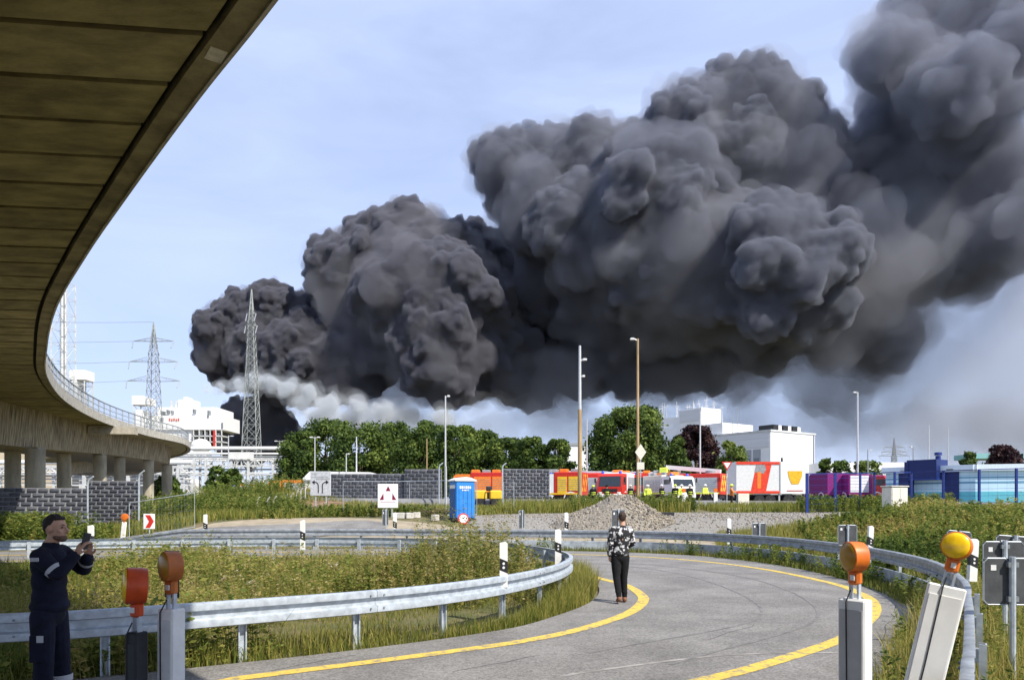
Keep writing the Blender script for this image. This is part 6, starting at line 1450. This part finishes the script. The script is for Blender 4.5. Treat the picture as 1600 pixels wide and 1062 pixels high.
ph = thing('mobile_phone', 'dark mobile phone held up by the man in navy', 'phone', Vector((X+.298, D_-.02, 1.60))); ph.rotation_euler = (R(4), R(14), R(68))
MB().box((0, 0, 0), (.074, .009, .155), None, .003).build('case', black_plastic, ph); MB().box((0, .006, 0), (.066, .002, .142)).build('screen', mat('phone_screen', (.05, .06, .08), .1), ph); MB().box((-.02, -.0065, .055), (.024, .004, .03), None, .001).build('camera_lens', window_dark, ph)
# walking person seen from behind: faces +y
X, Y = G(969, 941)
J = dict(head=(.045, .02, 1.635), face=(.12, 1, -.03), neck=(.04, -.005, 1.475), chest=(.02, -.01, 1.285), waist=(.01, 0, 1.06), pelvis=(0, 0, .92), front=(0, 1, 0),
         shR=(.185, 0, 1.41), elR=(.25, .02, 1.16), wrR=(.19, .19, 1.07), shL=(-.15, .0, 1.41), elL=(-.205, -.02, 1.15), wrL=(-.20, .03, .92),
         hipR=(.085, 0, .88), knR=(.085, .05, .48), anR=(.105, .06, .085), toR=(.15, .21, .035), hipL=(-.085, 0, .88), knL=(-.08, -.02, .50), anL=(-.06, -.16, .115), toL=(-.055, -.02, .04))
wk, V, jo, to = person('person in black and white patterned shirt walking away up the road', (X, Y, .005), R(6), J, pattern, black_cloth, brown_shoe, hair_brown, cuffs=True, jacket_name='shirt',
    hands={'R': ((-.5, .7, .1), (0, .2, 1), .7, 1), 'L': ((0, .25, -.95), (.9, .2, 0), .6, 1)})
# small figures in the yard
def stand(**k):
    J = dict(head=(0, .0, 1.66), face=(0, -1, 0), neck=(0, 0, 1.5), chest=(0, 0, 1.3), waist=(0, 0, 1.08), pelvis=(0, 0, .94), front=(0, -1, 0), shR=(.19, 0, 1.43), elR=(.26, 0, 1.17), wrR=(.24, -.1, .95), shL=(-.19, 0, 1.43), elL=(-.26, 0, 1.17), wrL=(-.24, -.1, .95),
             hipR=(.095, 0, .9), knR=(.10, 0, .5), anR=(.11, 0, .085), toR=(.13, -.15, .04), hipL=(-.095, 0, .9), knL=(-.10, 0, .5), anL=(-.11, 0, .085), toL=(-.13, -.15, .04)); J.update(k); return J
crew = 'crew standing among the fire engines'
for lab, x, d, rz_, top_, hel, kk in (('crew member in dark coat with yellow bands left of the white-fronted engine', 927, 61, 0, black_cloth, hi_vis, {}), ('crew member with dark helmet standing before the white-fronted engine', 948, 64, .5, black_cloth, black_cloth, {}), ('crew member in dark coat beside the yellow striped truck', 1055, 65, -.4, black_cloth, hi_vis, {}),
    ('crew member with yellow bands just left of the diamond sign', 985, 67, .3, black_cloth, cream_paint, {}), ('crew member in yellow vest just right of the diamond sign', 1012, 60, -.2, hi_vis, white_paint, {}), ('crew member with yellow bands before the grey rescue truck', 1034, 66, .6, black_cloth, white_paint, {}), ('crew member in orange vest left of the tall bracket mast', 893, 66, .1, orange_paint, white_paint, {}), ('crew member in yellow vest far left of the container trailer', 1102, 66, .4, hi_vis, white_paint, {}),
    ('crew member in yellow vest right of the yellow striped truck', 1065, 59.5, .2, hi_vis, white_paint, {}), ('crew member in black with orange vest beside the container trailer', 1143, 56, 1.2, orange_paint, hi_vis, {'wrL': (-.1, -.35, 1.25), 'elL': (-.26, -.15, 1.2)}), ('crew member with white helmet in front of the bright red crane truck', 1078, 60, .3, black_cloth, white_paint, {})):
    X, Y = onp(x, d); t, V, jo, to = person(lab, (X, Y, hz(X, Y)-.02), rz_, stand(**kk), top_, black_cloth, boot_m, hair_dark, detail=False, helmet=hel, group=crew)
    if top_ is black_cloth:
        for k in (.3, .75): c = V['chest'].lerp(V['pelvis'], k); MB().lathe([(.205, -.03), (.21, 0), (.205, .03)], 16, c).build('reflective_band', hi_vis, jo, smooth=True)
    sleeve_band(to, V['knR'], V['anR'], .10, hi_vis, .4, .04); sleeve_band(to, V['knL'], V['anL'], .10, hi_vis, .4, .04)
for lab, x, d in (('small white barrier post with orange lamp left of the container trailer', 1118, 57), ('small white barrier post with orange lamp in front of the yellow striped truck', 1068, 57.5)):
    X, Y = onp(x, d); t = thing('barrier_post', lab, 'beacon', (X, Y, hz(X, Y)), 0); MB().box((0, 0, .55), (.3, .12, 1.2), None, .03).build('board', white_plastic, t); b = MB(); b.lathe([(.06, -.05), (.16, -.05), (.16, .05), (.06, .05)], 16, (0, 0, 1.34), (R(90), 0, 0)); b.build('lamp', orange_plastic, t, smooth=True)
